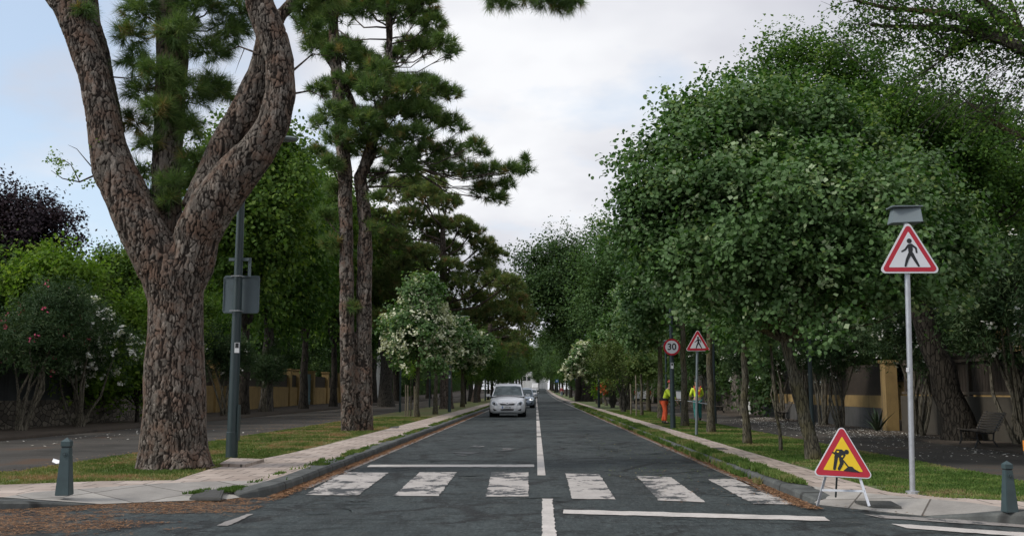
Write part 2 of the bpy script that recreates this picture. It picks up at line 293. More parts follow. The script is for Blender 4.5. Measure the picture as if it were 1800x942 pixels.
    m, nt, b = newmat('lit_headlamp'); b.inputs['Emission Color'].default_value = (1, 0.98, 0.9, 1); b.inputs['Emission Strength'].default_value = 1.6; MT['lit'] = m
    MT['skin'] = flat('skin', (0.42, 0.26, 0.19), 0.6, var=0.05)
    MT['hivis'] = flat('hi_vis_yellow', (0.62, 0.78, 0.04), 0.7, var=0.12)
    MT['hiorange'] = flat('hi_vis_orange', (0.72, 0.10, 0.03), 0.7, var=0.15)
    MT['helmet'] = flat('red_helmet', (0.5, 0.03, 0.02), 0.4)
    MT['teal'] = flat('teal_trousers', (0.02, 0.15, 0.13), 0.8, var=0.2)
    MT['black_cloth'] = flat('black_cloth', (0.012, 0.012, 0.014), 0.8)
    MT['jeans'] = flat('pale_jeans', (0.20, 0.24, 0.30), 0.8)
    MT['red_cloth'] = flat('red_shirt', (0.30, 0.05, 0.06), 0.8)
    MT['cover'] = flat('cast_iron_cover', (0.07, 0.068, 0.062), 0.7, 0.2, 0.25, 30)
build_mats()

# ------------------------------------------------------------------ object helpers
def tag(o, label=None, cat=None, group=None, kind=None):
    if label: o['label'] = label
    if cat: o['category'] = cat
    if group: o['group'] = group
    if kind: o['kind'] = kind
    return o
def thing(name, label, cat, loc=(0, 0, 0), rz=0, group=None):
    o = bpy.data.objects.new(name, None); o.empty_display_size = 0.2; COL.objects.link(o)
    o.location = loc; o.rotation_euler = (0, 0, rz); return tag(o, label, cat, group)
def link(name, me, parent=None, smooth=False):
    o = bpy.data.objects.new(name, me); COL.objects.link(o)
    if parent: o.parent = parent
    if smooth: me.polygons.foreach_set('use_smooth', [True] * len(me.polygons))
    return o
def npmesh(name, verts, faces, mat, v=None):
    """verts (n,3), faces (m,k) uniform k"""
    me = bpy.data.meshes.new(name); verts = np.asarray(verts, np.float32); faces = np.asarray(faces, np.int32)
    m, k = faces.shape
    me.vertices.add(len(verts)); me.vertices.foreach_set('co', verts.ravel())
    me.loops.add(m * k); me.loops.foreach_set('vertex_index', faces.ravel())
    me.polygons.add(m); me.polygons.foreach_set('loop_start', np.arange(0, m * k, k, dtype=np.int32)); me.polygons.foreach_set('loop_total', np.full(m, k, np.int32))
    me.update(calc_edges=True)
    if v is not None:
        a = me.attributes.new('v', 'FLOAT', 'POINT'); a.data.foreach_set('value', np.asarray(v, np.float32))
    me.materials.append(mat); return me
class MB:
    def __init__(s): s.v = []; s.f = []; s.mi = []; s.mats = []
    def _m(s, mat):
        if mat not in s.mats: s.mats.append(mat)
        return s.mats.index(mat)
    def add(s, vs, fs, mat):
        o = len(s.v); s.v += [tuple(p) for p in vs]; k = s._m(mat)
        for f in fs: s.f.append([i + o for i in f]); s.mi.append(k)
    def box(s, c, d, mat, rz=0, rx=0, ry=0, taper=1.0):
        hx, hy, hz = d[0] / 2, d[1] / 2, d[2] / 2
        R = Matrix.Rotation(rz, 3, 'Z') @ Matrix.Rotation(ry, 3, 'Y') @ Matrix.Rotation(rx, 3, 'X'); c = Vector(c)
        vs = []
        for z in (-1, 1):
            k = taper if z > 0 else 1.0
            for x, y in ((-1, -1), (1, -1), (1, 1), (-1, 1)): vs.append(c + R @ Vector((x * hx * k, y * hy * k, z * hz)))
        s.add(vs, [(3, 2, 1, 0), (4, 5, 6, 7), (0, 1, 5, 4), (1, 2, 6, 5), (2, 3, 7, 6), (3, 0, 4, 7)], mat)
    def tube(s, pts, rad, mat, seg=8, caps=True):
        pts = [Vector(p) for p in pts]; n = len(pts)
        if isinstance(rad, (int, float)): rad = [rad] * n
        vs = []; prev = None
        for i, p in enumerate(pts):
            d = (pts[min(i + 1, n - 1)] - pts[max(i - 1, 0)]).normalized()
            a = prev if prev is not None else (Vector((1, 0, 0)) if abs(d.x) < 0.9 else Vector((0, 1, 0)))
            a = (a - d * a.dot(d)).normalized(); b = d.cross(a); prev = a
            for k in range(seg):
                w = 2 * pi * k / seg; vs.append(p + a * cos(w) * rad[i] + b * sin(w) * rad[i])
        fs = [(i * seg + k, i * seg + (k + 1) % seg, (i + 1) * seg + (k + 1) % seg, (i + 1) * seg + k) for i in range(n - 1) for k in range(seg)]
        if caps: fs.append(tuple(range(seg))[::-1]); fs.append(tuple((n - 1) * seg + k for k in range(seg)))
        s.add(vs, fs, mat)
    def prism(s, poly, fn, t0, t1, mat):
        """poly 2-D outline, fn(u, v, t) -> point"""
        n = len(poly); vs = [fn(u, v, t0) for u, v in poly] + [fn(u, v, t1) for u, v in poly]
        s.add(vs, [tuple(range(n))[::-1], tuple(range(n, 2 * n))] + [(i, (i + 1) % n, n + (i + 1) % n, n + i) for i in range(n)], mat)
    def build(s, name, parent=None, smooth=False, bevel=0):
        me = bpy.data.meshes.new(name); me.from_pydata(s.v, [], s.f)
        for m in s.mats: me.materials.append(m)
        me.polygons.foreach_set('material_index', s.mi); me.update()
        bm = bmesh.new(); bm.from_mesh(me); bmesh.ops.recalc_face_normals(bm, faces=bm.faces)
        if bevel: bmesh.ops.bevel(bm, geom=[e for e in bm.edges if e.calc_face_angle(0) > 0.5], offset=bevel, segments=2, affect='EDGES', clamp_overlap=True)
        bm.to_mesh(me); bm.free()
        o = link(name, me, parent)
        if smooth:
            me.polygons.foreach_set('use_smooth', [True] * len(me.polygons))
            try: me.set_sharp_from_angle(angle=radians(40))
            except Exception: pass
        return o
def copy_tree(o, parent=None):
    c = o.copy(); COL.objects.link(c); c.parent = parent
    for ch in o.children: copy_tree(ch, c)
    return c

# ------------------------------------------------------------------ ground, road, paths
def sheet(name, poly, z, mat, kind='structure', thick=None):
    bm = bmesh.new(); vs = [bm.verts.new((x, y, z)) for x, y in poly]; f = bm.faces.new(vs)
    if f.normal.z < 0: f.normal_flip()
    bmesh.ops.triangulate(bm, faces=[f])
    if thick:
        n = len(poly); lo = [bm.verts.new((x, y, z - thick)) for x, y in poly]
        for i in range(n): bm.faces.new((vs[i], vs[(i + 1) % n], lo[(i + 1) % n], lo[i]))
        bmesh.ops.recalc_face_normals(bm, faces=bm.faces)
    me = bpy.data.meshes.new(name); bm.to_mesh(me); bm.free(); me.materials.append(mat)
    o = link(name, me)
    if kind: o['kind'] = kind
    return o
def strip(name, xa, xb, y0, y1, z, mat, kind='structure', step=4.0, side=None, hgt=0.13):
    """long strip along the road, follows the gentle rise; side=-1/+1 adds a vertical face"""
    n = max(2, int((y1 - y0) / step)); ys = np.linspace(y0, y1, n + 1); vs = []; fs = []
    cols = [xa, xb]; zz = [z, z]
    if side == -1: cols = [xa, xa, xb]; zz = [z - hgt, z, z]
    if side == 1: cols = [xa, xb, xb]; zz = [z, z, z - hgt]
    k = len(cols)
    for y in ys:
        for c, zc_ in zip(cols, zz): vs.append((c, y, zc_ + zr(y)))
    for i in range(n):
        for j in range(k - 1): fs.append((i * k + j, i * k + j + 1, (i + 1) * k + j + 1, (i + 1) * k + j))
    o = link(name, npmesh(name, vs, fs, mat))
    if kind: o['kind'] = kind
    return o
YE = 330.0
sheet('ground', [(-900, -200), (900, -200), (900, 1500), (-900, 1500)], -0.03, MT['soil'])
sheet('crossing_street', [(-60, -30), (60, -30), (60, 14), (3.4, 14), (-3.5, 14), (-60, 14)], 0.0, MT['asphalt'])
strip('road', -3.5, 3.4, 14, YE, 0.0, MT['asphalt'])
Z1 = 0.12
LT = [(-5.9, 11.75), (-5.35, 12.35), (-4.9, 12.85), (-4.3, 13.2), (-3.52, 13.35)]; LB = [tuple(G(px, py, .015).xy) for px, py in ((178, 885), (235, 882.5), (330, 879), (400, 876.5), (462, 868))]
RTp = [(3.42, 12.75), (3.6, 12.35), (3.85, 11.9), (4.12, 11.5), (4.6, 10.95)]; RB = [tuple(G(px, py, .015).xy) for px, py in ((1425, 878), (1437, 886), (1490, 892), (1545, 898), (1625, 906))]
LC = (-5.95, 11.2)
sheet('pavement', [(-3.52, 22)] + LT[::-1] + [LC, (-9, 10.1), (-40, 9.2), (-40, 10.6), (-12, 11.6), (-6.77, 12.65), (-5.71, 13.2), (-4.8, 13.35), (-4.95, 15.3), (-4.67, 19), (-4.6, 22)], Z1, MT['paving'])
strip('pavement', -4.6, -3.52, 22, YE, Z1, MT['paving'])
sheet('pavement', [(3.42, 22)] + RTp + [(4.85, 10.25), (8.1, 8.9), (40, 6.5), (40, 8.2), (9, 10.2), (5.23, 11.02), (4.47, 11.55), (4.12, 12.2), (4.12, 22)], Z1, MT['paving'])
strip('pavement', 3.42, 4.22, 22, YE, Z1, MT['paving'])
def ramp(top, bot, e0, e1):
    n = len(top); vs = [(x, y_, Z1) for x, y_ in top] + [(x, y_, 0.015) for x, y_ in bot] + [(*e0, Z1), (*e1, Z1)]
    o = link('pavement', npmesh('pavement', vs, [(i, n + i, n + i + 1) for i in range(n - 1)] + [(i, n + i + 1, i + 1) for i in range(n - 1)] + [(0, 2 * n, n), (n - 1, 2 * n - 1, 2 * n + 1)], MT['paving_grey'])); o['kind'] = 'structure'
ramp(LT, LB, LC, (-3.52, 13.0)); ramp(RTp, RB, (3.42, 12.4), (4.85, 10.25))
for line, z0, z1 in ((LB, .015, .015), ([LC, LB[0]], Z1, .015), ([RB[-1], (4.85, 10.25)], .015, Z1), (RB, .015, .015)):
    n = len(line); vs = [(x, y_, z) for i, (x, y_) in enumerate(line) for z in (z0 + (z1 - z0) * i / (n - 1), -.02)]
    o = link('pavement_edge', npmesh('pavement_edge', vs, [(2 * i, 2 * i + 1, 2 * i + 3, 2 * i + 2) for i in range(n - 1)], MT['kerb'])); o['kind'] = 'structure'
# kerbs: run along the line, real step
def kerb(name, line, w, inward, label):
    mb = MB(); n = len(line); L = []
    for i, p in enumerate(line):
        a = Vector(line[max(i - 1, 0)]); b = Vector(line[min(i + 1, n - 1)]); d = (b - a).normalized()
        nr = Vector((-d.y, d.x)) * inward; L.append((Vector(p), nr))
    tp = [1.0] * n
    if n < 7: tp[-1 if line[0][0] < 0 else 0] = .1; tp[-2 if line[0][0] < 0 else 1] = .75
    if n > 6: tp[0 if line[0][1] < 100 else -1] = .45; tp[1 if line[0][1] < 100 else -2] = .85
    vs = []; hs = [(0, -0.05), (0.012, 0.085), (0.035, 0.118), (w, 0.126), (w, 0.02)]
    for p, nr in L:
        for o_, h in hs:
            q = p + nr * o_; vs.append((q.x, q.y, h * tp[len(vs) // 5] + zr(p.y) + 0.006 * sin(p.y * 2.1)))
    k = len(hs); fs = [(i * k + j, i * k + j + 1, (i + 1) * k + j + 1, (i + 1) * k + j) for i in range(n - 1) for j in range(k - 1)] + [tuple(range(k)), tuple((n - 1) * k + j for j in range(k))[::-1]]
    mb.add(vs, fs, MT['kerb']); o = mb.build(name); o['kind'] = 'structure'; return o
kl = [(-40, 9.0), (-20, 9.4), (-9, 9.85), (-6.0, 10.92), (-5.6, 11.1), tuple(LB[0])]
kerb('kerb', kl, 0.24, 1, '')
kl2 = [(-3.6, 12.25), (-3.4, 12.4), (-3.27, 12.75)] + [(-3.26, y) for y in list(np.arange(13.2, 60, 0.8)) + list(np.arange(60, YE, 4))]
kerb('kerb', kl2, 0.26, 1, '')
kr = [(3.13, y) for y in list(np.arange(YE, 60, -4)) + list(np.arange(60, 13, -0.8))] + [(3.13, 12.2), (3.22, 11.85)]
kerb('kerb', kr, 0.28, 1, '')
kerb('kerb', [tuple(RB[-1]), (4.5, 10.2), (4.72, 10.03), (8, 8.62), (20, 7.7), (40, 6.2)], 0.24, 1, '')
for poly in ([(-3.52, 22), (-3.52, 13.0)], [LC, (-9, 10.1), (-40, 9.2)], [(3.42, 22), (3.42, 12.4)], [(4.85, 10.25), (8.1, 8.9), (40, 6.5)]):
    vs = [(x, y_, z) for x, y_ in poly for z in (Z1, 0.0)]; o = link('pavement_edge', npmesh('pavement_edge', vs, [(2 * i, 2 * i + 1, 2 * i + 3, 2 * i + 2) for i in range(len(poly) - 1)], MT['kerb'])); o['kind'] = 'structure'
# grass belts, side paths, verges
sheet('grass_left', [(-4.6, 24), (-4.67, 19), (-4.95, 15.3), (-4.8, 13.35), (-5.71, 13.2), (-6.77, 12.65), (-12, 11.6), (-40, 10.6), (-40, 13.4), (-14, 14), (-7.65, 14.6), (-7.4, 24)], Z1 - 0.004, MT['turf_left'])
strip('grass_left', -7.7, -4.6, 24, YE, Z1 - 0.004, MT['turf_left'])
sheet('path_left', [(-7.4, 24), (-7.65, 14.6), (-14, 14), (-40, 13.4), (-40, 25), (-12.9, 24)], Z1 - 0.01, MT['path'])
strip('path_left', -12.7, -7.6, 24, YE, Z1 - 0.012, MT['path'])
strip('verge_left', -24, -12.72, 18, YE, Z1 + 0.06, MT['soil'], side=1, hgt=0.1)
sheet('grass_right', [(4.12, 22), (4.12, 11.96), (4.47, 11.35), (5.23, 11.02), (9, 10.2), (40, 8.2), (40, 11), (9, 12), (6.35, 13.2), (6.42, 22)], Z1 - 0.004, MT['turf_right'])
strip('grass_right', 4.22, 6.42, 22, YE, Z1 - 0.004, MT['turf_right'])
sheet('path_right', [(6.42, 22), (6.35, 13.2), (9, 12), (40, 11), (40, 20), (9.1, 21), (9.1, 22)], Z1 - 0.01, MT['path'])
strip('path_right', 6.4, 9.1, 21.9, YE, Z1 - 0.012, MT['path'])
strip('verge_right', 9.1, 18, 17, YE, Z1 + 0.03, MT['soil'], side=-1, hgt=0.08)
sheet('footway_strip', [(-7.6, 35.6), (-4.6, 35.6), (-4.6, 35.95), (-7.6, 35.95)], Z1 + 0.003, MT['paving'])
sheet('footway_strip', [(4.2, 30.2), (6.4, 30.2), (6.4, 30.5), (4.2, 30.5)], Z1 + 0.003, MT['paving'])
# road markings
def marking(name, pts, mat, z=0.008):
    out_ = []; rj = random.Random(int(abs(pts[0][0]) * 1000)); n = len(pts)
    for i in range(n):
        a, b_ = Vector(pts[i]), Vector(pts[(i + 1) % n]); k = max(1, int((b_ - a).length / .09))
        for q in range(k): v = a.lerp(b_, q / k); out_.append((v.x + rj.gauss(0, .006), v.y + rj.gauss(0, .012)))
    return sheet(name, out_, z, mat)
def pxm(name, pts, mat, z=0.008): return marking(name, [tuple(G(*p).xy) for p in pts], mat, z)
for q in ([(603, 830), (683, 831), (629, 871), (536, 870)], [(738, 830), (803, 830), (771, 872), (691, 872)], [(864, 830), (929, 830), (929, 873), (854, 873)], [(994, 832.5), (1053, 833), (1082, 878), (1006, 877)], [(1118, 836), (1180, 839), (1241, 883), (1158, 880)], [(1243, 842), (1298, 842), (1398, 887), (1324, 886)]):
    pxm('crossing_stripe', q, MT['paint_worn'])
pxm('stop_line', [(650, 817), (939, 816.5), (939, 821), (645, 821)], MT['paint_white'])
pxm('stop_line', [(990, 896), (1450, 908.5), (1457, 916), (990, 903)], MT['paint_white'])
pxm('road_line', [(434, 903.5), (446, 903.5), (402, 924.5), (379, 924.5)], MT['paint_edge'])
pxm('road_line', [(1518, 904.5), (1800, 920), (1900, 925), (1900, 934), (1800, 927.5), (1550, 911)], MT['paint_edge'])
pxm('road_line', [(1566, 921), (1620, 924), (1900, 944), (1900, 952), (1800, 944), (1596, 929)], MT['paint_white'])
pxm('centre_line', [(953, 877), (970, 877), (979, 950), (953, 950)], MT['paint_white'])
y = 15.6; segs = [(15.6, 20.4), (20.5, 28.2), (28.8, 31.0), (31.3, 36), (36.4, 44), (45, 52), (53, 60), (62, 70)] + [(a, a + 6) for a in np.arange(73, 300, 9)]
for a, b_ in segs:
    o = strip('centre_line', 0.02, 0.145, a, b_, 0.008, MT['paint_white'], step=3)
strip('edge_line', -3.13, -3.03, 13.5, 300, 0.008, MT['paint_edge'])
strip('edge_line', 2.93, 3.02, 13.5, 300, 0.008, MT['paint_edge'])
for (cx, cy, w, h) in ((818, 796, 26, 2.5), (838, 785, 14, 1.8), (893, 789, 12, 2), (886, 792, 18, 1.2), (812, 800, 14, 1.5)):
    pxm('road_line', [(cx - w, cy), (cx - w * .3, cy - h), (cx + w, cy - h * .3), (cx + w * .4, cy + h)], MT['paint_faint'], 0.009)

# ------------------------------------------------------------------ ground scatter (uncountable)
def scatter_quads(name, pos, size, mat, rng, aspect=1.0, lift=0.01, tilt=0.25, kind='stuff', label=None, cat=None):
    n = len(pos); a = rng.uniform(0, 2 * pi, n); s = size * rng.uniform(0.6, 1.4, n)
    d = np.stack([np.cos(a), np.sin(a), rng.uniform(-tilt, tilt, n)], 1) * s[:, None]
    e = np.stack([-np.sin(a), np.cos(a), rng.uniform(-tilt, tilt, n)], 1) * (s * aspect)[:, None]
    p = np.asarray(pos) + np.array([0, 0, lift])
    vs = np.stack([p - d, p - e, p + d, p + e], 1).reshape(-1, 3); vs[:, 2] = np.maximum(vs[:, 2], np.repeat(np.asarray(pos)[:, 2], 4) + 0.003)
    fs = np.arange(4 * n).reshape(n, 4)
    o = link(name, npmesh(name, vs, fs, mat, np.repeat(rng.random(n), 4))); tag(o, label, cat, None, kind); return o
rng = np.random.default_rng(3)
def inpoly(pts, poly):
    x, y = pts[:, 0], pts[:, 1]; r = np.zeros(len(pts), bool); n = len(poly)
    for i in range(n):
        x1, y1 = poly[i]; x2, y2 = poly[(i + 1) % n]
        c = ((y1 > y) != (y2 > y)) & (x < (x2 - x1) * (y - y1) / (y2 - y1 + 1e-12) + x1); r ^= c
    return r
def vnoise(x, y, s, seed=0):
    r = np.random.default_rng(seed); out_ = 0
    for k in range(5):
        a = r.uniform(0, 2 * pi); f = s * (1.7 ** k) * r.uniform(0.8, 1.2); out_ = out_ + np.sin((x * np.cos(a) + y * np.sin(a)) * f + r.uniform(0, 9) + 1.5 * np.sin((x * np.sin(a) - y * np.cos(a)) * f * .8)) / (1.25 ** k)
    return out_ / 3.0
def blades(name, poly, n, mat, seed, h=(0.03, 0.07), zb=Z1, brown=0.4, label='', cut=None):
    r = np.random.default_rng(seed); xs = [p[0] for p in poly]; ys = [p[1] for p in poly]
    # denser near the camera
    u = r.random(n * 3); y0, y1 = min(ys), max(ys); Y = y0 * (y1 / y0) ** u; X = r.uniform(min(xs), max(xs), n * 3)
    pts = np.stack([X, Y], 1); pts = pts[inpoly(pts, poly)][:n]
    if cut is not None: pts = pts[vnoise(pts[:, 0] * 3, pts[:, 1], 1.3, seed + 9) + 0.5 * vnoise(pts[:, 0] * 2, pts[:, 1], 5, seed + 3) + r.normal(0, .15, len(pts)) > cut]
    m = len(pts)
    wd = 0.004 + 0.0006 * pts[:, 1]; hh = r.uniform(h[0], h[1], m) * (1 + 0.35 * vnoise(pts[:, 0], pts[:, 1], 3.0, seed)).clip(0.4, 2); a = r.uniform(0, 2 * pi, m); b = r.uniform(0, 2 * pi, m)
    p = np.stack([pts[:, 0], pts[:, 1], np.full(m, zb)], 1); w = np.stack([np.cos(a) * wd, np.sin(a) * wd, 0 * a], 1)
    tip = p + np.stack([np.cos(b) * hh * 0.45, np.sin(b) * hh * 0.45, hh], 1)
    vs = np.stack([p - w, p + w, tip], 1).reshape(-1, 3)
    v = (0.35 + 0.45 * vnoise(pts[:, 0], pts[:, 1], 1.4, seed + 5) * brown * 2 + r.uniform(-0.25, 0.3, m)).clip(0, 1)
    o = link(name, npmesh(name, vs, np.arange(3 * m).reshape(m, 3), mat, np.repeat(v, 3))); tag(o, label, 'grass', None, 'stuff'); return o
blades('grass', [(-4.62, 45), (-4.67, 19), (-4.95, 15.3), (-4.8, 13.35), (-5.71, 13.2), (-6.77, 12.65), (-12, 11.6), (-12, 14.2), (-7.6, 14.6), (-7.5, 45)], 110000, MT['blade_l'], 1, h=(0.012, 0.040), cut=-.6, brown=1.0, label='patchy green and straw coloured grass under the big pine')
blades('grass', [(4.2, 60), (4.14, 12), (4.5, 11.4), (5.25, 11.05), (9, 10.25), (9, 12), (6.38, 13.2), (6.42, 60)], 120000, MT['blade_r'], 2, h=(0.012, 0.036), brown=0.9, cut=-.75, label='mown green grass belt between the pavement and right path')
blades('grass', [(3.15, 90), (3.16, 15.5), (3.24, 13.2), (3.40, 12.8), (3.46, 14), (3.50, 30), (3.54, 90)], 90000, MT['blade_r'], 4, h=(0.02, 0.085), zb=Z1 + 0.006, brown=0.7, cut=-.35, label='tufted green weeds grown over the right kerb')
blades('weeds', [(3.05, 80), (3.05, 14), (3.13, 14), (3.13, 80)], 26000, MT['blade_r'], 6, h=(0.04, 0.13), zb=0.004, brown=0.9, cut=-.05, label='ragged weeds growing in the right gutter against the kerb face')
blades('weeds', [(-3.62, 24), (-3.5, 18), (-3.42, 18), (-3.40, 80), (-3.7, 80)], 26000, MT['blade_r'], 25, h=(0.015, 0.05), brown=0.7, label='low green weeds creeping over the left kerb farther along', cut=.05)
blades('weeds', [(-3.75, 13.0), (-3.3, 13.0), (-3.38, 20), (-3.62, 20)], 12000, MT['blade_r'], 26, h=(0.015, 0.055), brown=0.5, label='green weeds sprouting behind the near left kerb stones', cut=.35)
blades('weeds', [(-4.3, 12.1), (-3.5, 12.5), (-3.6, 13.2), (-4.0, 12.8)], 5000, MT['blade_r'], 27, h=(0.01, 0.05), zb=.06, brown=1.0, label='dry weeds in the broken left corner of the pavement', cut=.2)
# pine needle litter
def inrect(n, x0, x1, y0, y1, z, r): return np.stack([r.uniform(x0, x1, n), r.uniform(y0, y1, n), np.full(n, z)], 1)
L1 = [(-12, 5.0), (-3.6, 8.4), (-3.1, 10.3), (-3.05, 12.5), (-3.3, 12.3), (-4.6, 11.95), (-5.9, 11.0), (-9, 9.85), (-14, 9.6)]
r_ = np.random.default_rng(11); p = inrect(190000, -14, -3, 4.8, 12.5, 0.004, r_); p = p[inpoly(p, L1)]
edge = vnoise(p[:, 0], p[:, 1] * 2.2, 1.1, 3) + 0.5 * vnoise(p[:, 0], p[:, 1] * 2, 4, 8) + 0.42 * (p[:, 1] - (10.7 + 0.35 * (p[:, 0] + 5.5))).clip(-3, 1)
keep = edge + r_.normal(0, 0.22, len(p)) > -0.42; p = p[keep][:105000]
scatter_quads('needle_litter', p, 0.035, MT['needle_litter'], r_, 0.07, 0.006, 0.3, label='brown pine needles littering the side street asphalt', cat='leaf litter')
q = []
for (xc, sg, n, yy0, yy1, sp) in ((-3.17, 1, 16000, 12.3, 60, 0.06), (3.05, -1, 13000, 11.2, 60, 0.07)):
    yv = yy0 * (yy1 / yy0) ** r_.random(n); wob = 0.05 * vnoise(yv, yv, 1.6, 5)
    q.append(np.stack([xc + r_.normal(0, sp, n) + wob, yv, np.full(n, 0.012)], 1))
q = np.concatenate(q); q[:, 0] = np.where(q[:, 0] < 0, np.maximum(q[:, 0], -3.255), np.minimum(q[:, 0], 3.12))
scatter_quads('needle_litter', q, 0.032, MT['needle_litter'], r_, 0.16, 0.008, 0.3, label='dry brown needles gathered in the road gutters', cat='leaf litter')
def ribbons(name, z, mat):
    r = np.random.default_rng(77); vs = []; fs = []
    for (n, x0, x1, y0, y1, L0, L1) in ((70, .5, 2.8, 16, 42, .25, .9), (26, -2.8, -.2, 16, 40, .2, .7), (9, -3.0, 2.9, 9.5, 16.5, .25, .9), (5, -2.5, 2.5, 12, 13.2, .4, 1.1), (30, .3, 2.8, 40, 80, .4, 1.4)):
        for q in range(n):
            x, y = r.uniform(x0, x1), r.uniform(y0, y1); a = r.normal(0, .35) + (pi if r.random() < .5 else 0); L = r.uniform(L0, L1); k = 9; o = len(vs)
            w0 = (.012 + .0011 * y) * r.uniform(.5, 1.5)
            for i in range(k + 1):
                w = w0 * sin(pi * (i + .25) / (k + .5)) * r.uniform(.3, 1.3) + .002
                vs += [(x, y - w, z), (x, y + w, z)]; a += r.normal(0, .45); x += cos(a) * L / k; y += sin(a) * L / k * 1.3
            fs += [(o + 2 * i, o + 2 * i + 2, o + 2 * i + 3, o + 2 * i + 1) for i in range(k)]
    o = link(name, npmesh(name, vs, fs, mat)); o['kind'] = 'structure'
MT['crack'] = flat('crack_filler', (0.012, 0.016, 0.016), .9, spec=.1)
ribbons('road_cracks', 0.0055, MT['crack'])
def band(n, poly, z, seed, noise=1.0):
    r = np.random.default_rng(seed); xs = [a[0] for a in poly]; ys = [a[1] for a in poly]
    p = np.stack([r.uniform(min(xs), max(xs), n), r.uniform(min(ys), max(ys), n), np.full(n, z)], 1); p = p[inpoly(p, poly)]
    return p[vnoise(p[:, 0], p[:, 1], noise, seed) + r.normal(0, .4, len(p)) > 0.1]
MT['grit'] = leafmat('road_grit', [(0, (0.02, 0.025, 0.025)), (0.6, (0.07, 0.08, 0.08)), (1, (0.22, 0.22, 0.20))], 0, rough=.9)
rg = np.random.default_rng(55); yv = 7.5 * (34 / 7.5) ** rg.random(60000); scatter_quads('road_grit', np.stack([rg.uniform(-1, 1, 60000) * np.minimum(3.0 + np.maximum(0, 12 - yv) * 2.0, 8), yv, np.full(60000, .004)], 1), .0065, MT['grit'], rg, .9, .003, .1, label='pale and dark stone grit in the asphalt surface', cat='grit')
scatter_quads('leaf_litter', np.concatenate([band(700, [(.9, 14.6), (2.9, 14.2), (2.6, 24), (1.4, 30)], .008, 46, 2.4)]), .02, MT['blade_r'], rg, .5, .006, .3, label='green leaf scraps scattered on the right lane near the crossing', cat='leaf litter')
scatter_quads('petals', np.concatenate([band(2600, [(6.5, 17), (9.6, 17), (9.9, 44), (6.9, 40)], Z1, 31), band(5200, [(7.6, 24), (10, 24), (10, 44), (7.6, 40)], Z1 + 0.04, 32)]), 0.021, MT['petal'], r_, 0.8, 0.01, label='white petals fallen on the right side path', cat='petals')
scatter_quads('petals', np.concatenate([band(230, [(-13.4, 22), (-10.5, 22), (-11, 34), (-13.4, 34)], Z1, 33), band(60, [(-12, 18), (-8, 18), (-8, 30), (-12, 30)], Z1, 34)]), 0.028, MT['petal'], r_, 0.8, 0.01, label='white petals fallen beside the left verge', cat='petals')
scatter_quads('dry_leaves', np.concatenate([band(5200, [(-7.9, 14.4), (-6, 14), (-6.6, 40), (-8.6, 40)], Z1, 35), band(2200, [(-7.5, 15), (-4.9, 15), (-4.9, 34), (-7.5, 34)], Z1 + 0.02, 37), band(2500, [(-12.5, 30), (-8, 30), (-8, 60), (-12.5, 60)], Z1, 36)]), 0.022, MT['drybrown'], r_, 0.5, 0.012, label='brown dead leaves along the edge of the left path', cat='leaf litter')
scatter_quads('dry_leaves', np.concatenate([band(900, [(1.5, 11.5), (3.0, 11.5), (3.0, 26), (1.8, 20)], 0.008, 41), band(500, [(3.2, 10.6), (3.7, 10.6), (4.4, 10.1), (3.4, 11.7)], 0.02, 42, 3), band(500, [(4.2, 12), (6.3, 12.8), (6.3, 24), (4.2, 24)], Z1 + .02, 43)]), 0.014, MT['drybrown'], r_, 0.5, 0.006, label='small dead leaves scattered near the right gutter', cat='leaf litter')

# ------------------------------------------------------------------ vegetation generators
def unit(a): return a / (np.linalg.norm(a, axis=-1, keepdims=True) + 1e-9)
def leafset(start, tdir, length, per, size, r, droop=0.3, outw=None, width=0.36, shape='rhomb', spread=0.2, normbias=0.6, vclust=None, hang=0.0):
    n = len(start); N_ = n * per
    t = (np.tile(np.arange(per), n) + r.random(N_)) / per
    s = np.repeat(start, per, 0); d = np.repeat(tdir, per, 0); L = np.repeat(length, per)
    p = s + d * (t * L)[:, None] + r.normal(0, 1, (N_, 3)) * (spread * L)[:, None]
    p[:, 2] -= (t * t) * L * droop * 0.4
    up = np.array([0, 0, 1.0]); o = np.repeat(outw, per, 0)
    nrm = unit(up * normbias + o * 0.5 + r.normal(0, 0.55, (N_, 3)))
    a = unit(d * 0.6 + r.normal(0, 0.7, (N_, 3)) + np.array([0, 0, -hang])); a = unit(a - nrm * (a * nrm).sum(1)[:, None]); b = np.cross(nrm, a)
    sz = size * r.uniform(0.65, 1.3, N_); A = a * sz[:, None]; B = b * (sz * width)[:, None]; Nn = nrm * (sz * 0.10)[:, None]
    if shape == 'rhomb':
        vs = np.stack([p, p + A * 0.45 + B + Nn, p + A, p + A * 0.45 - B + Nn], 1); k = 4
    else:
        vs = np.stack([p, p + A * 0.15 + B * 0.85 + Nn, p + A * 0.6 + B * 0.9 + Nn, p + A * 1.0, p + A * 0.6 - B * 0.9 + Nn, p + A * 0.15 - B * 0.85 + Nn], 1); k = 6
    vc = np.repeat(r.random(n) if vclust is None else vclust, per); v = (0.5 * vc + 0.5 * r.random(N_)).clip(0, 1)
    return vs.reshape(-1, 3), np.arange(N_ * k).reshape(N_, k), np.repeat(v, k)
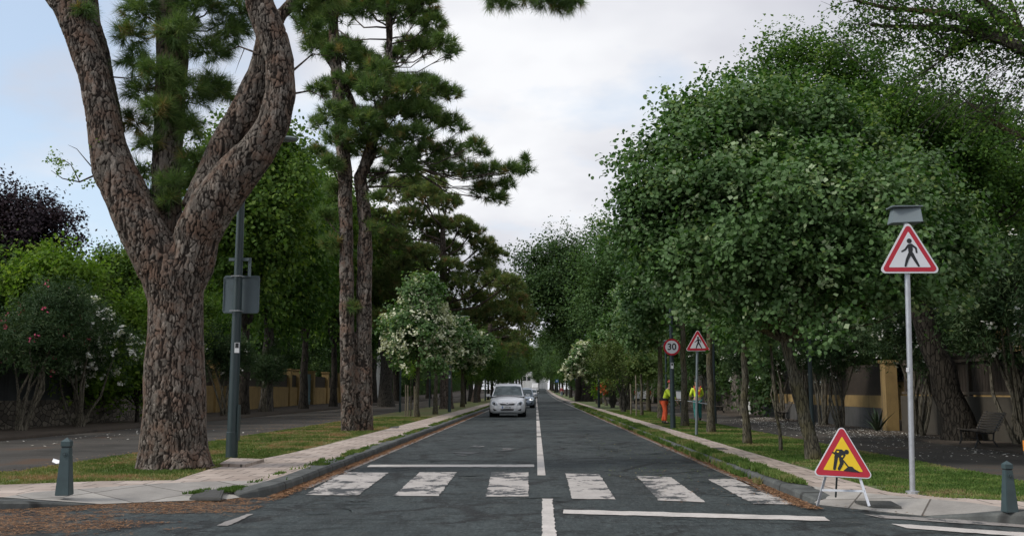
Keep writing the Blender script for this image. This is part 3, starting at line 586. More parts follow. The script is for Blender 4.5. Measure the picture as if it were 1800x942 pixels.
def sample_lobes(lobes, n, r, shell=0.45, lowcut=0.35, lump=0.16):
    lb = np.array([l[:6] for l in lobes], float); w = (lb[:, 3] * lb[:, 4] * lb[:, 5]) ** (2 / 3.); w /= w.sum()
    i = r.choice(len(lb), n, p=w); d = unit(r.normal(0, 1, (n, 3)))
    flip = (d[:, 2] < -0.2) & (r.random(n) > lowcut); d[flip, 2] *= -1
    rad = (shell + (1 - shell) * r.random(n) ** 0.6); ph = lb[i, 0] * 3.1 + lb[i, 2] * 1.7
    bump = 1 + lump * (np.sin(d[:, 0] * 4.1 + ph) * np.sin(d[:, 1] * 3.7 + ph * 1.3) + np.sin(d[:, 2] * 5.3 + ph) * 0.8 + np.sin(d[:, 0] * 9 + d[:, 2] * 8 + ph) * 0.5)
    return lb[i, :3] + d * lb[i, 3:6] * (rad * bump)[:, None], d
def clump_lobes(lobes, n, r, shell, lowcut, lump, cs, cper=15):
    nc = max(6, n // cper); c, d = sample_lobes(lobes, nc, r, shell, lowcut, lump)
    out_ = r.random(nc) < .13; c = c + d * (out_ * r.uniform(.8, 2.2, nc) * cs)[:, None]
    i = np.sort(r.integers(0, nc, n)); sq = np.array([1, 1, .75]) * cs * r.uniform(.6, 1.35, nc)[i][:, None]
    p = c[i] + r.normal(0, 1, (n, 3)) * sq; dd = unit(d[i] + (p - c[i]) / (cs + 1e-6) * .45)
    vc = (.15 + .7 * r.random(nc))[i] + .25 * (r.random(n) - .5); return p, dd, vc.clip(0, 1)
def limbs(mb, base, lobes, mat, r, r0, n_sub=5, seg=6, tips=None):
    for l in lobes:
        c = Vector(l[:3]); b = Vector(base); mid = b.lerp(c, 0.5) + Vector((r.uniform(-.1, .1), r.uniform(-.1, .1), -0.10 * (c - b).length * 0.5)); rr = r0 * min(1.0, (l[3] + l[5]) / 3.0)
        rr = max(rr, r0 * 0.25); mb.tube([b, mid, c], [rr, rr * 0.7, rr * 0.4], mat, seg)
        for k in range(n_sub):
            d = Vector(unit(r.normal(0, 1, 3))); d.z = abs(d.z) * 0.7; e = c + Vector((d.x * l[3], d.y * l[4], d.z * l[5])) * 0.85; s_ = mid.lerp(c, r.uniform(0.2, 1)); m_ = s_.lerp(e, 0.5) + Vector((0, 0, -0.08 * (e - s_).length))
            mb.tube([s_, m_, e], [rr * 0.4, rr * 0.25, rr * 0.08], mat, 4)
def trunk_pts(h, lean, r, n=6, wob=0.03):
    return [Vector((lean[0] * (i / n) ** 1.2 + r.normal(0, wob) * h * 0.3 * (0 < i < n), lean[1] * (i / n) ** 1.2 + r.normal(0, wob) * h * 0.3 * (0 < i < n), h * i / n)) for i in range(n + 1)]
def broadtree(name, label, cat, loc, h_tr, r_tr, lobes, leaf, bark, n_tw, per, lsize, tw_len=0.45, seed=1, lean=(0, 0), group=None, blossom=None, nb=0, shape='rhomb', width=0.36, shell=0.45, trunk2=None, hang=0.0, lowcut=0.35, droop=0.3, lump=0.16, upb=0.25, bsize=0.05, nsub=5, bper=7, cfac=.5, cper=18):
    r = np.random.default_rng(seed); root = thing(name, label, cat, loc, 0, group); mb = MB()
    pts = trunk_pts(h_tr, lean, r); rad = [r_tr * (1.35 if i == 0 else 1.0) * (1 - 0.35 * i / 6) for i in range(7)]
    pts[0] = pts[0] + Vector((0, 0, -0.1)); mb.tube(pts, rad, MT[bark], 10)
    limbs(mb, pts[-1] - Vector((0, 0, 0.1)), lobes, MT[bark], r, r_tr * 0.55, nsub)
    if trunk2:
        for t2 in trunk2: mb.tube([Vector(a) for a in t2[0]], t2[1], MT[bark], 8)
    mb.build('trunk', root, smooth=True)
    s, d, vcl = clump_lobes(lobes, n_tw, r, shell, lowcut, lump, tw_len * cfac, cper); td = unit(d + np.array([0, 0, upb]) + r.normal(0, 0.45, (n_tw, 3)))
    L = tw_len * r.uniform(0.5, 1.5, n_tw)
    vs, fs, v = leafset(s, td, L, per, lsize, r, droop, d, width, shape, hang=hang, vclust=vcl)
    link('crown', npmesh('crown', vs, fs, MT[leaf], v), root)
    if blossom:
        s, d = sample_lobes([l[:3] + tuple(x * 1.04 for x in l[3:6]) for l in lobes], nb, r, 0.88, lowcut, lump)
        td = unit(d + r.normal(0, 0.5, (nb, 3)))
        vs, fs, v = leafset(s, td, np.full(nb, 0.16), bper, bsize, r, 0, d, 0.6, 'rhomb', 0.35, hang=0.8)
        link('blossom', npmesh('blossom', vs, fs, MT[blossom], v), root)
    return root
def needles(pos, dirs, nper, length, width, r, cone=(0.2, 1.25), sag=0.15, vbase=None):
    n = len(pos); N_ = n * nper; p = np.repeat(pos, nper, 0); d = np.repeat(unit(dirs), nper, 0)
    a = r.uniform(cone[0], cone[1], N_); q = r.normal(0, 1, (N_, 3)); q = unit(q - d * (q * d).sum(1)[:, None])
    e = d * np.cos(a)[:, None] + q * np.sin(a)[:, None]; e[:, 2] -= sag; e = unit(e)
    p = p - d * (r.random(N_) * length * 0.55)[:, None]
    L = length * r.uniform(0.7, 1.15, N_); w = np.cross(e, r.normal(0, 1, (N_, 3))); w = unit(w) * width
    vs = np.stack([p - w, p + w, p + e * L[:, None]], 1).reshape(-1, 3)
    vb = r.random(n) if vbase is None else vbase; v = (0.55 * np.repeat(vb, nper) + 0.4 * r.random(N_)).clip(0, 1)
    v = np.where(np.repeat(r.random(n) < 0.05, nper), 0.97, v)
    return vs, np.arange(3 * N_).reshape(N_, 3), np.repeat(v, 3)
def mergenp(parts):
    V = []; F = []; A = []; o = 0
    for v, f, a in parts: V.append(v); F.append(f + o); A.append(a); o += len(v)
    return np.concatenate(V), np.concatenate(F), np.concatenate(A)
def pinecrown(root, pads, tufts_per, nper, length, width, r, mat, mb, bark, hub=None, twig=0.25, up=0.5, sag=0.12, limb_r=0.05):
    """pads: (centre Vector, rx, ry, rz, hub point)"""
    P_, D_ = [], []
    for (c, rx, ry, rz, hb) in pads:
        n = max(4, int(tufts_per * (rx * ry + rx * rz + ry * rz) / 3)); d = unit(r.normal(0, 1, (n, 3))); d[:, 2] = np.where((d[:, 2] < -0.3) & (r.random(n) < 0.6), -d[:, 2], d[:, 2])
        rad = 0.35 + 0.65 * r.random(n) ** 0.5; p = np.array(c) + d * np.array([rx, ry, rz]) * rad[:, None]
        P_.append(p); D_.append(unit(d * 0.8 + np.array([0, 0, up]) + r.normal(0, 0.3, (n, 3))))
        if hb is not None:
            hbv = Vector(hb); cv = Vector(c); m = hbv.lerp(cv, 0.5) + Vector((0, 0, -0.12 * (cv - hbv).length)); lr = limb_r * min(1.5, 0.4 + rx)
            mb.tube([hbv, hbv.lerp(m, 0.5) + Vector((0, 0, 0.03)), m, m.lerp(cv, 0.6), cv], [lr, lr * 0.85, lr * 0.7, lr * 0.5, lr * 0.35], MT[bark], 6)
            for k in range(min(n, int(10 + 6 * rx))):
                j = r.integers(n); s_ = m.lerp(cv, r.uniform(0.1, 1)); e = Vector(p[j]); mm = s_.lerp(e, 0.5) + Vector((r.normal(0, .05), r.normal(0, .05), -0.07 * (e - s_).length))
                mb.tube([s_, mm, e], [lr * 0.28, lr * 0.2, lr * 0.1], MT[bark], 3, caps=False)
    pos = np.concatenate(P_); dr = np.concatenate(D_)
    vs, fs, v = needles(pos, dr, nper, length, width, r, sag=sag)
    return link('crown', npmesh('crown', vs, fs, mat, v), root)
def plated_trunk(tubes, voxel, root, cell, seed, depth=0.02, stretch=0.42, name='trunk', lump=0.03):
    """fused limbs with raised bark plates as real relief"""
    mb = MB()
    for pts, rad in tubes: mb.tube(pts, rad, MT['bark_plate'], 18)
    o = mb.build('tmp'); m = o.modifiers.new('r', 'REMESH'); m.mode = 'VOXEL'; m.voxel_size = voxel
    dg = bpy.context.evaluated_depsgraph_get(); me = bpy.data.meshes.new_from_object(o.evaluated_get(dg)); bpy.data.objects.remove(o)
    n = len(me.vertices); co = np.zeros(n * 3, np.float32); me.vertices.foreach_get('co', co); co = co.reshape(-1, 3)
    ed = np.zeros(len(me.edges) * 2, np.int32); me.edges.foreach_get('vertices', ed); ed = ed.reshape(-1, 2)
    for _ in range(10):      # smooth the joints
        acc = np.zeros_like(co); cnt = np.zeros(n); np.add.at(acc, ed[:, 0], co[ed[:, 1]]); np.add.at(acc, ed[:, 1], co[ed[:, 0]]); np.add.at(cnt, ed[:, 0], 1); np.add.at(cnt, ed[:, 1], 1)
        co = 0.5 * co + 0.5 * acc / cnt[:, None]
    me.vertices.foreach_set('co', co.ravel()); me.update()
    nr = np.zeros(n * 3, np.float32); me.vertices.foreach_get('normal', nr); nr = nr.reshape(-1, 3)
    r = np.random.default_rng(seed); x, y_, z = co.T
    J = cell / 0.085
    def wv(a, b, c, f, s): return np.sin(a * f + s) * np.sin(b * f * .83 + s * 2.1) + np.sin(c * f * 1.21 + s * 1.7 + 2 * np.sin(a * f * .6))
    q = np.stack([x + J * (0.02 * wv(z, y_, x, 11, .3) + 0.009 * wv(z, x, y_, 37, 1.1) + 0.005 * wv(y_, z, x, 83, 2.2)), y_ + J * (0.02 * wv(x, z, y_, 10, 2.0) + 0.009 * wv(z, y_, x, 41, .7) + 0.005 * wv(x, z, y_, 79, .2)), z * stretch + J * (0.02 * wv(x, y_, z, 13, .9) + 0.008 * wv(y_, x, z, 45, 1.9))], 1)
    area = n * voxel * voxel; ns = int(area / (cell * cell / stretch)); sel = r.choice(n, ns, replace=False)
    kd = kdtree.KDTree(ns)
    for i, k in enumerate(sel): kd.insert(q[k], i)
    kd.balance(); rv = r.random(ns); cr = np.zeros(n, np.float32); vv = np.zeros(n, np.float32)
    for i in range(n):
        a = kd.find_n(q[i], 2); cr[i] = (a[1][2] - a[0][2]) / cell; vv[i] = rv[a[0][1]]
    rel = np.clip(cr / 0.2, 0, 1); rel = rel * rel * (3 - 2 * rel)
    big = np.sin(z * 2.3 + x * 5) * np.sin(y_ * 4.1 + z * 1.7) + 0.6 * np.sin(z * 6.1 + y_ * 8)
    co = co + nr * ((rel - 1) * depth + (vv - 0.5) * depth * 0.35 + big * lump * 0.4)[:, None]
    me.vertices.foreach_set('co', co.ravel().astype(np.float32)); me.update()
    for nm, arr in (('crack', cr), ('v', vv)):
        a = me.attributes.new(nm, 'FLOAT', 'POINT'); a.data.foreach_set('value', arr)
    me.materials.clear(); me.materials.append(MT['bark_plate']); me.polygons.foreach_set('use_smooth', np.ones(len(me.polygons), bool))
    return link(name, me, root)

# ------------------------------------------------------------------ the big forked pine (left foreground)
def big_pine():
    YA = 15.45; base = G(305, 822, Z1); sc = YA / FPX
    root = thing('pine_tree', 'huge forked pine with three thick limbs and plated bark beside the left bollard', 'tree', base)
    def L(px, py, dy=0): return P(px, py, YA + dy) - base
    k = sc
    tr = [(L(306, 833), 72 * k), (L(305, 815), 64 * k), (L(306, 790), 58.5 * k), (L(307, 740), 55 * k), (L(308, 660), 52 * k), (L(308, 590), 48 * k), (L(311, 530), 48 * k), (L(305, 490), 54 * k), (L(300, 465), 52 * k)]
    left = [(L(318, 520, 0), 40 * k), (L(285, 465, -.05), 46 * k), (L(256, 415, -.1), 41 * k), (L(227, 355, -.1), 39 * k), (L(203, 305, -.1), 38 * k), (L(187, 250, -.1), 33 * k), (L(178, 190, -.1), 29 * k), (L(165, 130, -.1), 28 * k), (L(146, 70, -.1), 28 * k), (L(118, 10, -.1), 27 * k), (L(80, -40, -.1), 25 * k), (L(30, -110, 0), 22 * k)]
    left2 = [(L(205, 235, .25), 18 * k), (L(192, 180, .3), 18 * k), (L(178, 110, .35), 18 * k), (L(160, 40, .45), 17 * k), (L(150, -60, .6), 15 * k)]
    mid = [(L(305, 520, .25), 30 * k), (L(300, 450, .3), 27 * k), (L(293, 380, .35), 27 * k), (L(292, 300, .4), 26 * k), (L(298, 200, .45), 28 * k), (L(302, 100, .5), 29 * k), (L(302, 0, .5), 28 * k), (L(300, -150, .5), 24 * k)]
    right = [(L(308, 540, 0), 36 * k), (L(335, 470, -.05), 40 * k), (L(345, 415, -.1), 40 * k), (L(374, 362, -.15), 42 * k), (L(412, 312, -.2), 38 * k), (L(450, 268, -.25), 34 * k), (L(480, 218, -.3), 29 * k), (L(494, 165, -.3), 26 * k), (L(492, 110, -.3), 26 * k), (L(474, 55, -.3), 27 * k), (L(455, 5, -.3), 26 * k), (L(452, -70, -.2), 24 * k)]
    inner = [(L(350, 370, .1), 33 * k), (L(375, 300, .15), 29 * k), (L(405, 242, .15), 29 * k), (L(438, 185, .15), 29 * k), (L(460, 130, .25), 26 * k), (L(468, 70, .2), 20 * k), (L(495, 25, .5), 13 * k), (L(540, -20, .6), 10 * k), (L(610, -80, .6), 8 * k)]
    knot = [(L(165, 300, -.2), 6 * k), (L(172, 301, -.25), 16 * k), (L(190, 302, -.1), 18 * k)]
    roots = [[(L(306 + dx * .5, 790), 28 * k), (L(306 + dx, 812, dy), 22 * k), (L(306 + dx * 1.25, 830, dy * 1.2), 16 * k)] for dx, dy in ((-38, -.1), (-20, -.35), (15, -.4), (40, -.2), (0, .3))]
    tubes = [([p for p, _ in s], [q for _, q in s]) for s in (tr, left, left2, mid, right, inner, knot)] + [([p for p, _ in s], [q for _, q in s]) for s in roots]
    plated_trunk(tubes, 0.0150, root, 0.057, 5, 0.022, stretch=.26)
    r = np.random.default_rng(21); mb = MB(); pads = []
    def pd(px, py, rp, dy, hub): pads.append((tuple(L(px, py, dy)), rp * k, rp * k * 1.1, rp * k * 0.8, tuple(hub)))
    m1, m2, m3, m4 = L(298, 60, .5), L(298, 180, .45), L(293, 290, .4), L(296, 390, .35)
    for a in ((250, 20, 42, .3, m1), (225, 62, 36, .2, m1), (345, 20, 50, .4, m1), (400, 60, 46, .7, m1), (430, 20, 45, .8, m1), (370, 95, 38, .5, m1), (240, 110, 34, .3, m2), (250, 165, 36, .3, m2), (285, 130, 40, -.05, m2), (330, 165, 44, .2, m2), (372, 150, 34, .5, m2), (285, 195, 36, -.1, m2),
              (240, 215, 30, .3, m3), (330, 225, 36, .15, m3), (390, 165, 30, .7, m2), (262, 255, 30, .2, m3), (340, 285, 30, .3, m3), (300, 320, 27, .05, m4), (250, 300, 24, .4, m3), (296, 350, 22, 0, m4), (265, 350, 20, .3, m4), (345, 320, 26, .4, m4), (150, 22, 22, -.25, L(146, 40, -.1)), (310, 60, 45, .0, m1), (300, -40, 70, .4, m1), (420, -40, 60, .8, m1), (200, -50, 40, .5, m1), (535, 15, 30, .4, L(500, 20, .5)), (575, 0, 34, .4, L(520, 0, .5)), (548, 55, 24, .5, L(500, 20, .5))):
        pd(*a)
    pinecrown(root, pads, 420, 46, 0.24, 0.0042, r, MT['needle'], mb, 'bark_pine', limb_r=0.02, up=0.15, sag=0.35)
    # overhanging bough at the top centre
    tipb = [L(452, -80, -.2), L(600, -190, -.3), L(760, -130, -.6), L(880, -45, -.8), L(1010, -25, -1.0)]
    mb.tube(tipb, [.16, .11, .07, .035, .012], MT['bark_pine'], 8)
    ov = []
    for (px, py, rp) in ((862, 0, 20), (890, 6, 20), (925, -4, 22), (955, 2, 26), (985, 4, 26), (1005, 8, 22), (900, -25, 20), (965, -25, 25)):
        ov.append((tuple(L(px, py, -.9)), rp * k, rp * k * 1.3, rp * k * .7, tuple(L(px - 20, -38, -.85))))
    mb2 = MB(); oc = pinecrown(root, ov, 700, 40, 0.19, 0.0034, r, MT['needle'], mb, 'bark_pine', limb_r=0.012, up=-0.3, sag=0.3)
    # bare thin twigs on the left limb and between the limbs
    def twig(pl, r0): mb.tube([L(*a) for a in pl], [r0 * (1 - .8 * i / (len(pl) - 1)) for i in range(len(pl))], MT['bark_pine'], 5)
    twig([(172, 306, -.1), (140, 320, -.2), (110, 314, -.3), (90, 300, -.3)], .018); twig([(140, 320, -.2), (125, 290, -.3), (110, 280, -.4), (95, 285, -.4)], .010); twig([(172, 306, -.1), (150, 280, -.3), (135, 262, -.3), (120, 255, -.4)], .012)
    twig([(190, 135, -.1), (225, 138, 0), (260, 130, .3)], .016); twig([(455, 95, 0), (420, 82, .2), (395, 92, .4)], .02); twig([(515, 125, 0), (550, 95, .2), (585, 100, .3)], .02); twig([(515, 165, 0), (545, 160, .2), (575, 175, .3)], .02); twig([(430, 85, .2), (420, 110, .2), (413, 130, .2)], .008)
    mb.build('branch', root, smooth=True)
    s = np.array([L(98 + a * 16, 284 + b * 12, -.3) for a, b in ((0, 0), (1, .3), (-.5, -.6), (.3, 1.2), (2.3, 1.8), (4.5, -2.5), (3.2, 3))]); s = np.repeat(s, 5, 0) + r.normal(0, .05, (35, 3)); d = unit(r.normal(0, 1, (35, 3)))
    vs, fs, v = leafset(s, d, np.full(35, .12), 7, .045, r, 0, d, .4); link('leaves', npmesh('leaves', vs, fs, MT['bright'], v), root)
big_pine()

# ------------------------------------------------------------------ twin-stemmed pine further along
def twin_pine():
    YB = 29.5; base = G(628, 757, Z1); root = thing('pine_tree', 'tall pine with two stems rising from one base on the left grass', 'tree', base); k = YB / FPX
    def L(px, py, dy=0): return P(px, py, YB + dy) - base
    s1 = [((616, 768), 17), ((615, 755), 15.5), ((613, 700), 14), ((610, 560), 13), ((609, 420), 12.5), ((606, 300), 13.5), ((598, 200), 12), ((590, 110), 11), ((586, 40), 10), ((585, -120), 8), ((590, -220), 4)]
    s2 = [((641, 768), 17), ((641, 755), 15.5), ((640, 690), 15), ((640, 560), 14), ((641, 460), 14), ((642, 400), 12.5), ((637, 345), 12.5), ((633, 312), 12), ((648, 270), 9), ((672, 210), 8), ((684, 130), 7), ((684, 30), 6.5), ((684, -100), 5)]
    s3 = [((633, 312), 10), ((655, 270), 8), ((640, 230), 7), ((610, 160), 7), ((570, 90), 6)]
    tubes = [([L(*a, dd) for a, _ in s], [q * k for _, q in s]) for s, dd in ((s1, -.1), (s2, .1), (s3, .2))]
    plated_trunk(tubes, 0.026, root, 0.10, 9, 0.026, stretch=.38)
    r = np.random.default_rng(22); mb = MB(); pads = []
    H1 = lambda y_: L(607 - (330 - y_) * .07, y_, -.1); H2 = lambda y_: L(650 + (300 - y_) * .14, y_, .1)
    spec = [(585, 20, 46, 0), (640, 10, 40, .5), (700, 15, 48, .3), (745, 5, 36, -.3), (760, 40, 34, .2), (780, 75, 26, 0), (795, 92, 20, 0), (735, 85, 30, .5), (560, 80, 34, .5), (540, 40, 34, .5), (600, 95, 40, -.4), (640, 110, 32, .3), (700, 100, 24, .7),
            (610, 150, 38, -.5), (560, 160, 24, .2), (665, 125, 34, -.6), (655, 160, 34, -.7), (720, 160, 40, 0), (765, 155, 34, .3), (790, 165, 24, 0), (700, 200, 36, -.5), (750, 200, 36, .2), (790, 215, 26, 0), (815, 225, 14, .2), (590, 200, 34, -.6), (640, 215, 36, -.6), (560, 215, 22, .3), (680, 240, 40, -.6), (730, 240, 40, 0),
            (600, 240, 34, -.5), (640, 265, 40, -.7), (700, 280, 38, -.3), (750, 270, 38, .2), (795, 265, 30, 0), (835, 255, 22, .2), (850, 268, 16, .2), (560, 270, 24, .2), (580, 290, 28, -.3), (720, 305, 28, 0), (780, 295, 30, .2), (825, 300, 32, .1), (860, 300, 26, .1), (895, 300, 24, 0), (925, 298, 18, 0), (925, 280, 13, 0), (850, 335, 30, 0), (875, 350, 24, 0), (890, 325, 22, 0), (660, 310, 26, -.3), (590, 335, 26, -.2), (570, 380, 26, -.4), (585, 430, 28, -.3), (620, 540, 14, -.5), (655, 400, 22, -.3), (665, 350, 20, 0)]
    for (px, py, rp, dy) in spec:
        hy = min(py + 40, 420); hub = H1(hy) if px < 625 else H2(min(hy, 330)); 
        if px > 800: hub = L(700, 285, 0)
        c = L(px, py, dy + r.normal(0, .5)); rp *= 0.9; pads.append((tuple(c), rp * k, rp * k * 1.3, rp * k * .68, tuple(hub)))
    for (px, py, rp, dy) in [(a[0] * .8 + 130, a[1] - 10, a[2] * .9, 2.0) for a in spec[:26]]:    # the far side of the crown
        pads.append((tuple(L(px, py, dy)), rp * k, rp * k, rp * k * .6, tuple(H2(min(py + 40, 320)))))
    pinecrown(root, pads, 250, 34, 0.28, 0.0095, r, MT['needle'], mb, 'bark_pine', limb_r=0.032, up=0.45, sag=0.15)
    mb.build('branch', root, smooth=True)
twin_pine()

# ------------------------------------------------------------------ far pines
def far_pine(px, py, Ybase, pads_px, label, trunkr, seed, trunk_top, split=None, group='pines lining the left side of the road', dens=150, nper=26):
    base = G(px, py, Z1); YC = base.y; root = thing('pine_tree', label, 'tree', base, 0, group); k = YC / FPX; r = np.random.default_rng(seed); mb = MB()
    def L(x, y_, dy=0): return P(x, y_, YC + dy) - base
    top = L(*trunk_top); mb.tube([(0, 0, -.2), (0, 0, .4), Vector(top) * .35, Vector(top) * .7, top], [trunkr * 1.35, trunkr, trunkr * .85, trunkr * .65, trunkr * .35], MT['bark_pine'], 12)
    mb.build('trunk', root, smooth=True); mb = MB()
    pads = []
    for (x, y_, rp) in pads_px:
        dy = r.uniform(-2.5, 2.5); c = L(x, y_, dy); hub = Vector(top) * max(.4, min(1.0, (c.z - 1.5) / max(top.z, .1))); pads.append((tuple(c), rp * k, rp * k * 1.3, rp * k * .66, tuple(hub)))
    pinecrown(root, pads, dens, nper, 0.34, 0.020, r, MT['needle_far'], mb, 'bark_pine', limb_r=0.06, up=0.5, sag=0.1)
    mb.build('branch', root, smooth=True); return root
rr_ = random.Random(5)
padsC = [(700, 335, 36), (745, 345, 38), (785, 355, 30), (720, 385, 34), (770, 400, 34), (810, 395, 24), (695, 420, 28), (740, 450, 34), (790, 440, 30), (830, 410, 26), (850, 432, 26), (870, 450, 26), (845, 470, 30), (700, 470, 30), (690, 510, 34), (750, 500, 28), (810, 500, 32), (870, 490, 26), (895, 500, 26), (910, 525, 22), (840, 530, 34), (880, 550, 36), (910, 560, 22), (780, 540, 30), (720, 545, 30), (670, 560, 26), (835, 560, 30), (790, 470, 26), (760, 420, 22), (730, 330, 30), (765, 325, 26), (665, 440, 26), (660, 490, 26), (670, 380, 22)]
far_pine(785, 718, 64, padsC, 'big round headed pine with brown tinged needles behind the white flowering street trees', .42, 31, (778, 400))
padsD = [(x, y_, 22) for x, y_ in ((860, 500), (885, 520), (905, 505), (915, 535), (925, 555), (900, 560), (875, 575), (850, 585), (890, 590), (920, 590), (905, 615), (870, 610), (930, 570))]
far_pine(836, 706, 90, padsD, 'pine with a scaly trunk just left of the silver minivan', .42, 32, (868, 540), dens=90)

# ------------------------------------------------------------------ lime trees
def lime(px, py, label, crown_px, seed, tr=.1, n_tw=1500, per=13, lsize=.075, bl=0, group='lime trees planted along the grass', h=None, lean=(0, 0), leaf='lime', blsize=.05, bper=7, blmat='blossom'):
    base = G(px, py, Z1); Y = base.y; k = Y / FPX; lobes = []
    for (x, y_, rp, dy) in crown_px:
        c = P(x, y_, Y + dy) - base; lobes.append((c.x, c.y, c.z, rp * k, rp * k, rp * k * .85))
    if h is None: h = max(1.2, min(l[2] - l[5] * .4 for l in lobes))
    return broadtree('lime_tree', label, 'tree', base, h, tr, lobes, leaf, 'bark_lime', n_tw, per, lsize, .34, seed, lean, group, blmat if bl else None, bl, 'hex', .52, .5, hang=.7, lump=.2, bsize=blsize, bper=bper)
big = [(1297, 262, 70, 0.3), (1250, 242, 56, 0), (1203, 287, 51, -0.3), (1353, 262, 79, 0.6), (1428, 282, 84, 0.8), (1494, 310, 79, 0.6), (1560, 350, 70, 0.2), (1626, 400, 65, 0), (1663, 450, 51, -0.2), (1174, 350, 56, -0.4), (1146, 400, 42, 0), (1231, 360, 84, -0.6), (1325, 360, 102, -0.9), (1428, 380, 102, -1.1), (1532, 420, 88, -0.9), (1616, 490, 65, -0.3), (1174, 450, 56, 0), (1250, 470, 79, -0.5), (1353, 480, 93, -1.0), (1456, 490, 88, -1.1), (1550, 510, 70, -0.6), (1400, 380, 112, 1.6), (1259, 400, 84, 1.2), (1541, 400, 84, 1.2), (1198, 495, 42, 0.6), (1292, 202, 28, 0), (1160, 280, 20, 0), (1135, 385, 17, 0), (1673, 380, 23, 0), (1682, 500, 28, 0), (1128, 300, 16, 0), (1112, 345, 14, 0.2), (1152, 245, 16, -0.2), (1205, 195, 18, 0), (1262, 165, 16, 0.2), (1318, 172, 16, 0), (1372, 195, 16, 0.3), (1100, 420, 14, 0), (1452, 190, 18, 0.4), (1530, 235, 18, 0.4), (1610, 300, 18, 0.3)]
lime(1432, 808, 'big leaning lime tree with a wide leafy crown behind the roadworks sign', big, 41, .13, 11000, 13, .070, 1500, lean=(-.42, .1), h=2.1, blsize=.072, bper=9, blmat='pale_tips')
lime(1373, 792, 'thin young mossy lime stem just left of the leaning lime', [(1345, 560, 60, .5), (1330, 500, 60, .6)], 42, .035, 500, 10, .08, h=2.3, lean=(-.18, 0))
lime(1314, 780, 'upright lime trunk, second thick stem left of the roadworks sign', [(1300, 535, 55, 0), (1260, 495, 55, 1), (1330, 510, 60, .8), (1290, 450, 60, 1)], 43, .09, 1500, 12, .085)
lime(1250, 760, 'mossy lime trunk just right of the worker seen from behind', [(1240, 515, 45, .5), (1210, 480, 50, .8), (1265, 500, 50, .5), (1225, 450, 50, 1), (1190, 500, 30, 1)], 44, .11, 1500, 12, .09)
lime(1204, 749, 'lime tree whose grey trunk stands between the speed limit and pedestrian signs', [(1170, 520, 45, .8), (1140, 500, 45, 0), (1200, 500, 45, 1.5), (1150, 460, 40, .5), (1125, 560, 28, .6), (1180, 545, 30, 2.5)], 45, .12, 1700, 12, .10, 260, blmat='pale_tips', blsize=.09)
lime(1162, 735, 'lime tree with a leaning grey trunk just left of the stooping worker', [(1130, 530, 40, 0), (1160, 560, 34, 0), (1110, 570, 34, 0), (1135, 590, 26, 0)], 46, .13, 1300, 12, .11, 220, blmat='pale_tips', blsize=.11)
lime(734, 733.5, 'white flowering lime tree beside the stakes, nearest of the three on the left grass', [(738, 525, 30, 0), (745, 560, 40, 0), (715, 580, 38, 0), (765, 590, 38, .3), (700, 605, 26, 0), (735, 605, 40, -.5), (780, 610, 30, .4), (738, 510, 20, 0)], 47, .11, 1700, 12, .11, 1000, blsize=.10, bper=9)
lime(765, 727.5, 'second white flowering lime tree, its mossy trunk left of the stickered lamp post', [(800, 590, 26, 0), (820, 610, 26, 0), (790, 620, 24, 0), (775, 600, 26, 0), (840, 620, 16, 0)], 48, .12, 1000, 11, .12, 520, blsize=.12, bper=7)
lime(813, 715, 'third flowering lime tree, small crown just left of the oncoming minivan', [(830, 600, 20, 0), (845, 625, 16, 0), (815, 625, 20, 0), (830, 640, 14, 0)], 49, .16, 700, 10, .15, 420, blsize=.16, bper=6)
lime(1054, 710, 'white flowering lime tree behind the far right street lamp', [(1030, 625, 24, 0), (1010, 645, 18, 0), (1055, 620, 24, 0), (1075, 610, 22, 0), (995, 655, 12, 0), (1035, 650, 20, 0)], 50, .2, 900, 10, .19, 600, blsize=.2, bper=6)
lime(1140, 722, 'lime tree with hanging white blossom over the van', [(1085, 600, 26, 0), (1115, 605, 28, 0), (1140, 590, 26, 0), (1160, 610, 22, 0)], 51, .13, 800, 10, .14, 160, blsize=.12, bper=6)

# ------------------------------------------------------------------ large trees on the right
def lobes_px(base, Y, specs, ky=1.0, kz=.85):
    k = Y / FPX; L_ = []
    for (x, y_, rp, dy) in specs:
        c = P(x, y_, Y + dy) - base; L_.append((c.x, c.y, c.z, rp * k, rp * k * ky, rp * k * kz))
    return L_
b0 = G(1690, 775, Z1)
elm = [(1340, 148, 51, 0), (1300, 198, 37, 0.5), (1385, 128, 46, 0), (1440, 148, 55, 0), (1500, 148, 55, 0.5), (1560, 168, 60, 0), (1620, 213, 60, 0), (1400, 198, 55, -0.5), (1470, 228, 74, -0.8), (1560, 258, 87, -1), (1650, 288, 83, -0.6), (1740, 280, 74, 0), (1700, 243, 55, 0), (1780, 345, 64, 0), (1690, 355, 74, 0), (1600, 315, 64, 0.8), (1520, 285, 55, 1), (1760, 435, 37, 0.6), (1330, 238, 37, 0), (1400, 268, 46, 0.5), (1270, 223, 20, 0), (1345, 108, 20, 0), (1450, 108, 24, 0), (1640, 465, 55, 0.6), (1560, 465, 55, 1.2)]
broadtree('elm_tree', 'tall dark green tree with a thick trunk beside the nearest bench', 'tree', b0, 3.4, .38, lobes_px(b0, b0.y, elm), 'elm', 'bark_dark', 7200, 14, .085, .5, 61, (-.75, .3), None, nsub=7, lump=.25, upb=.35, shell=.5)
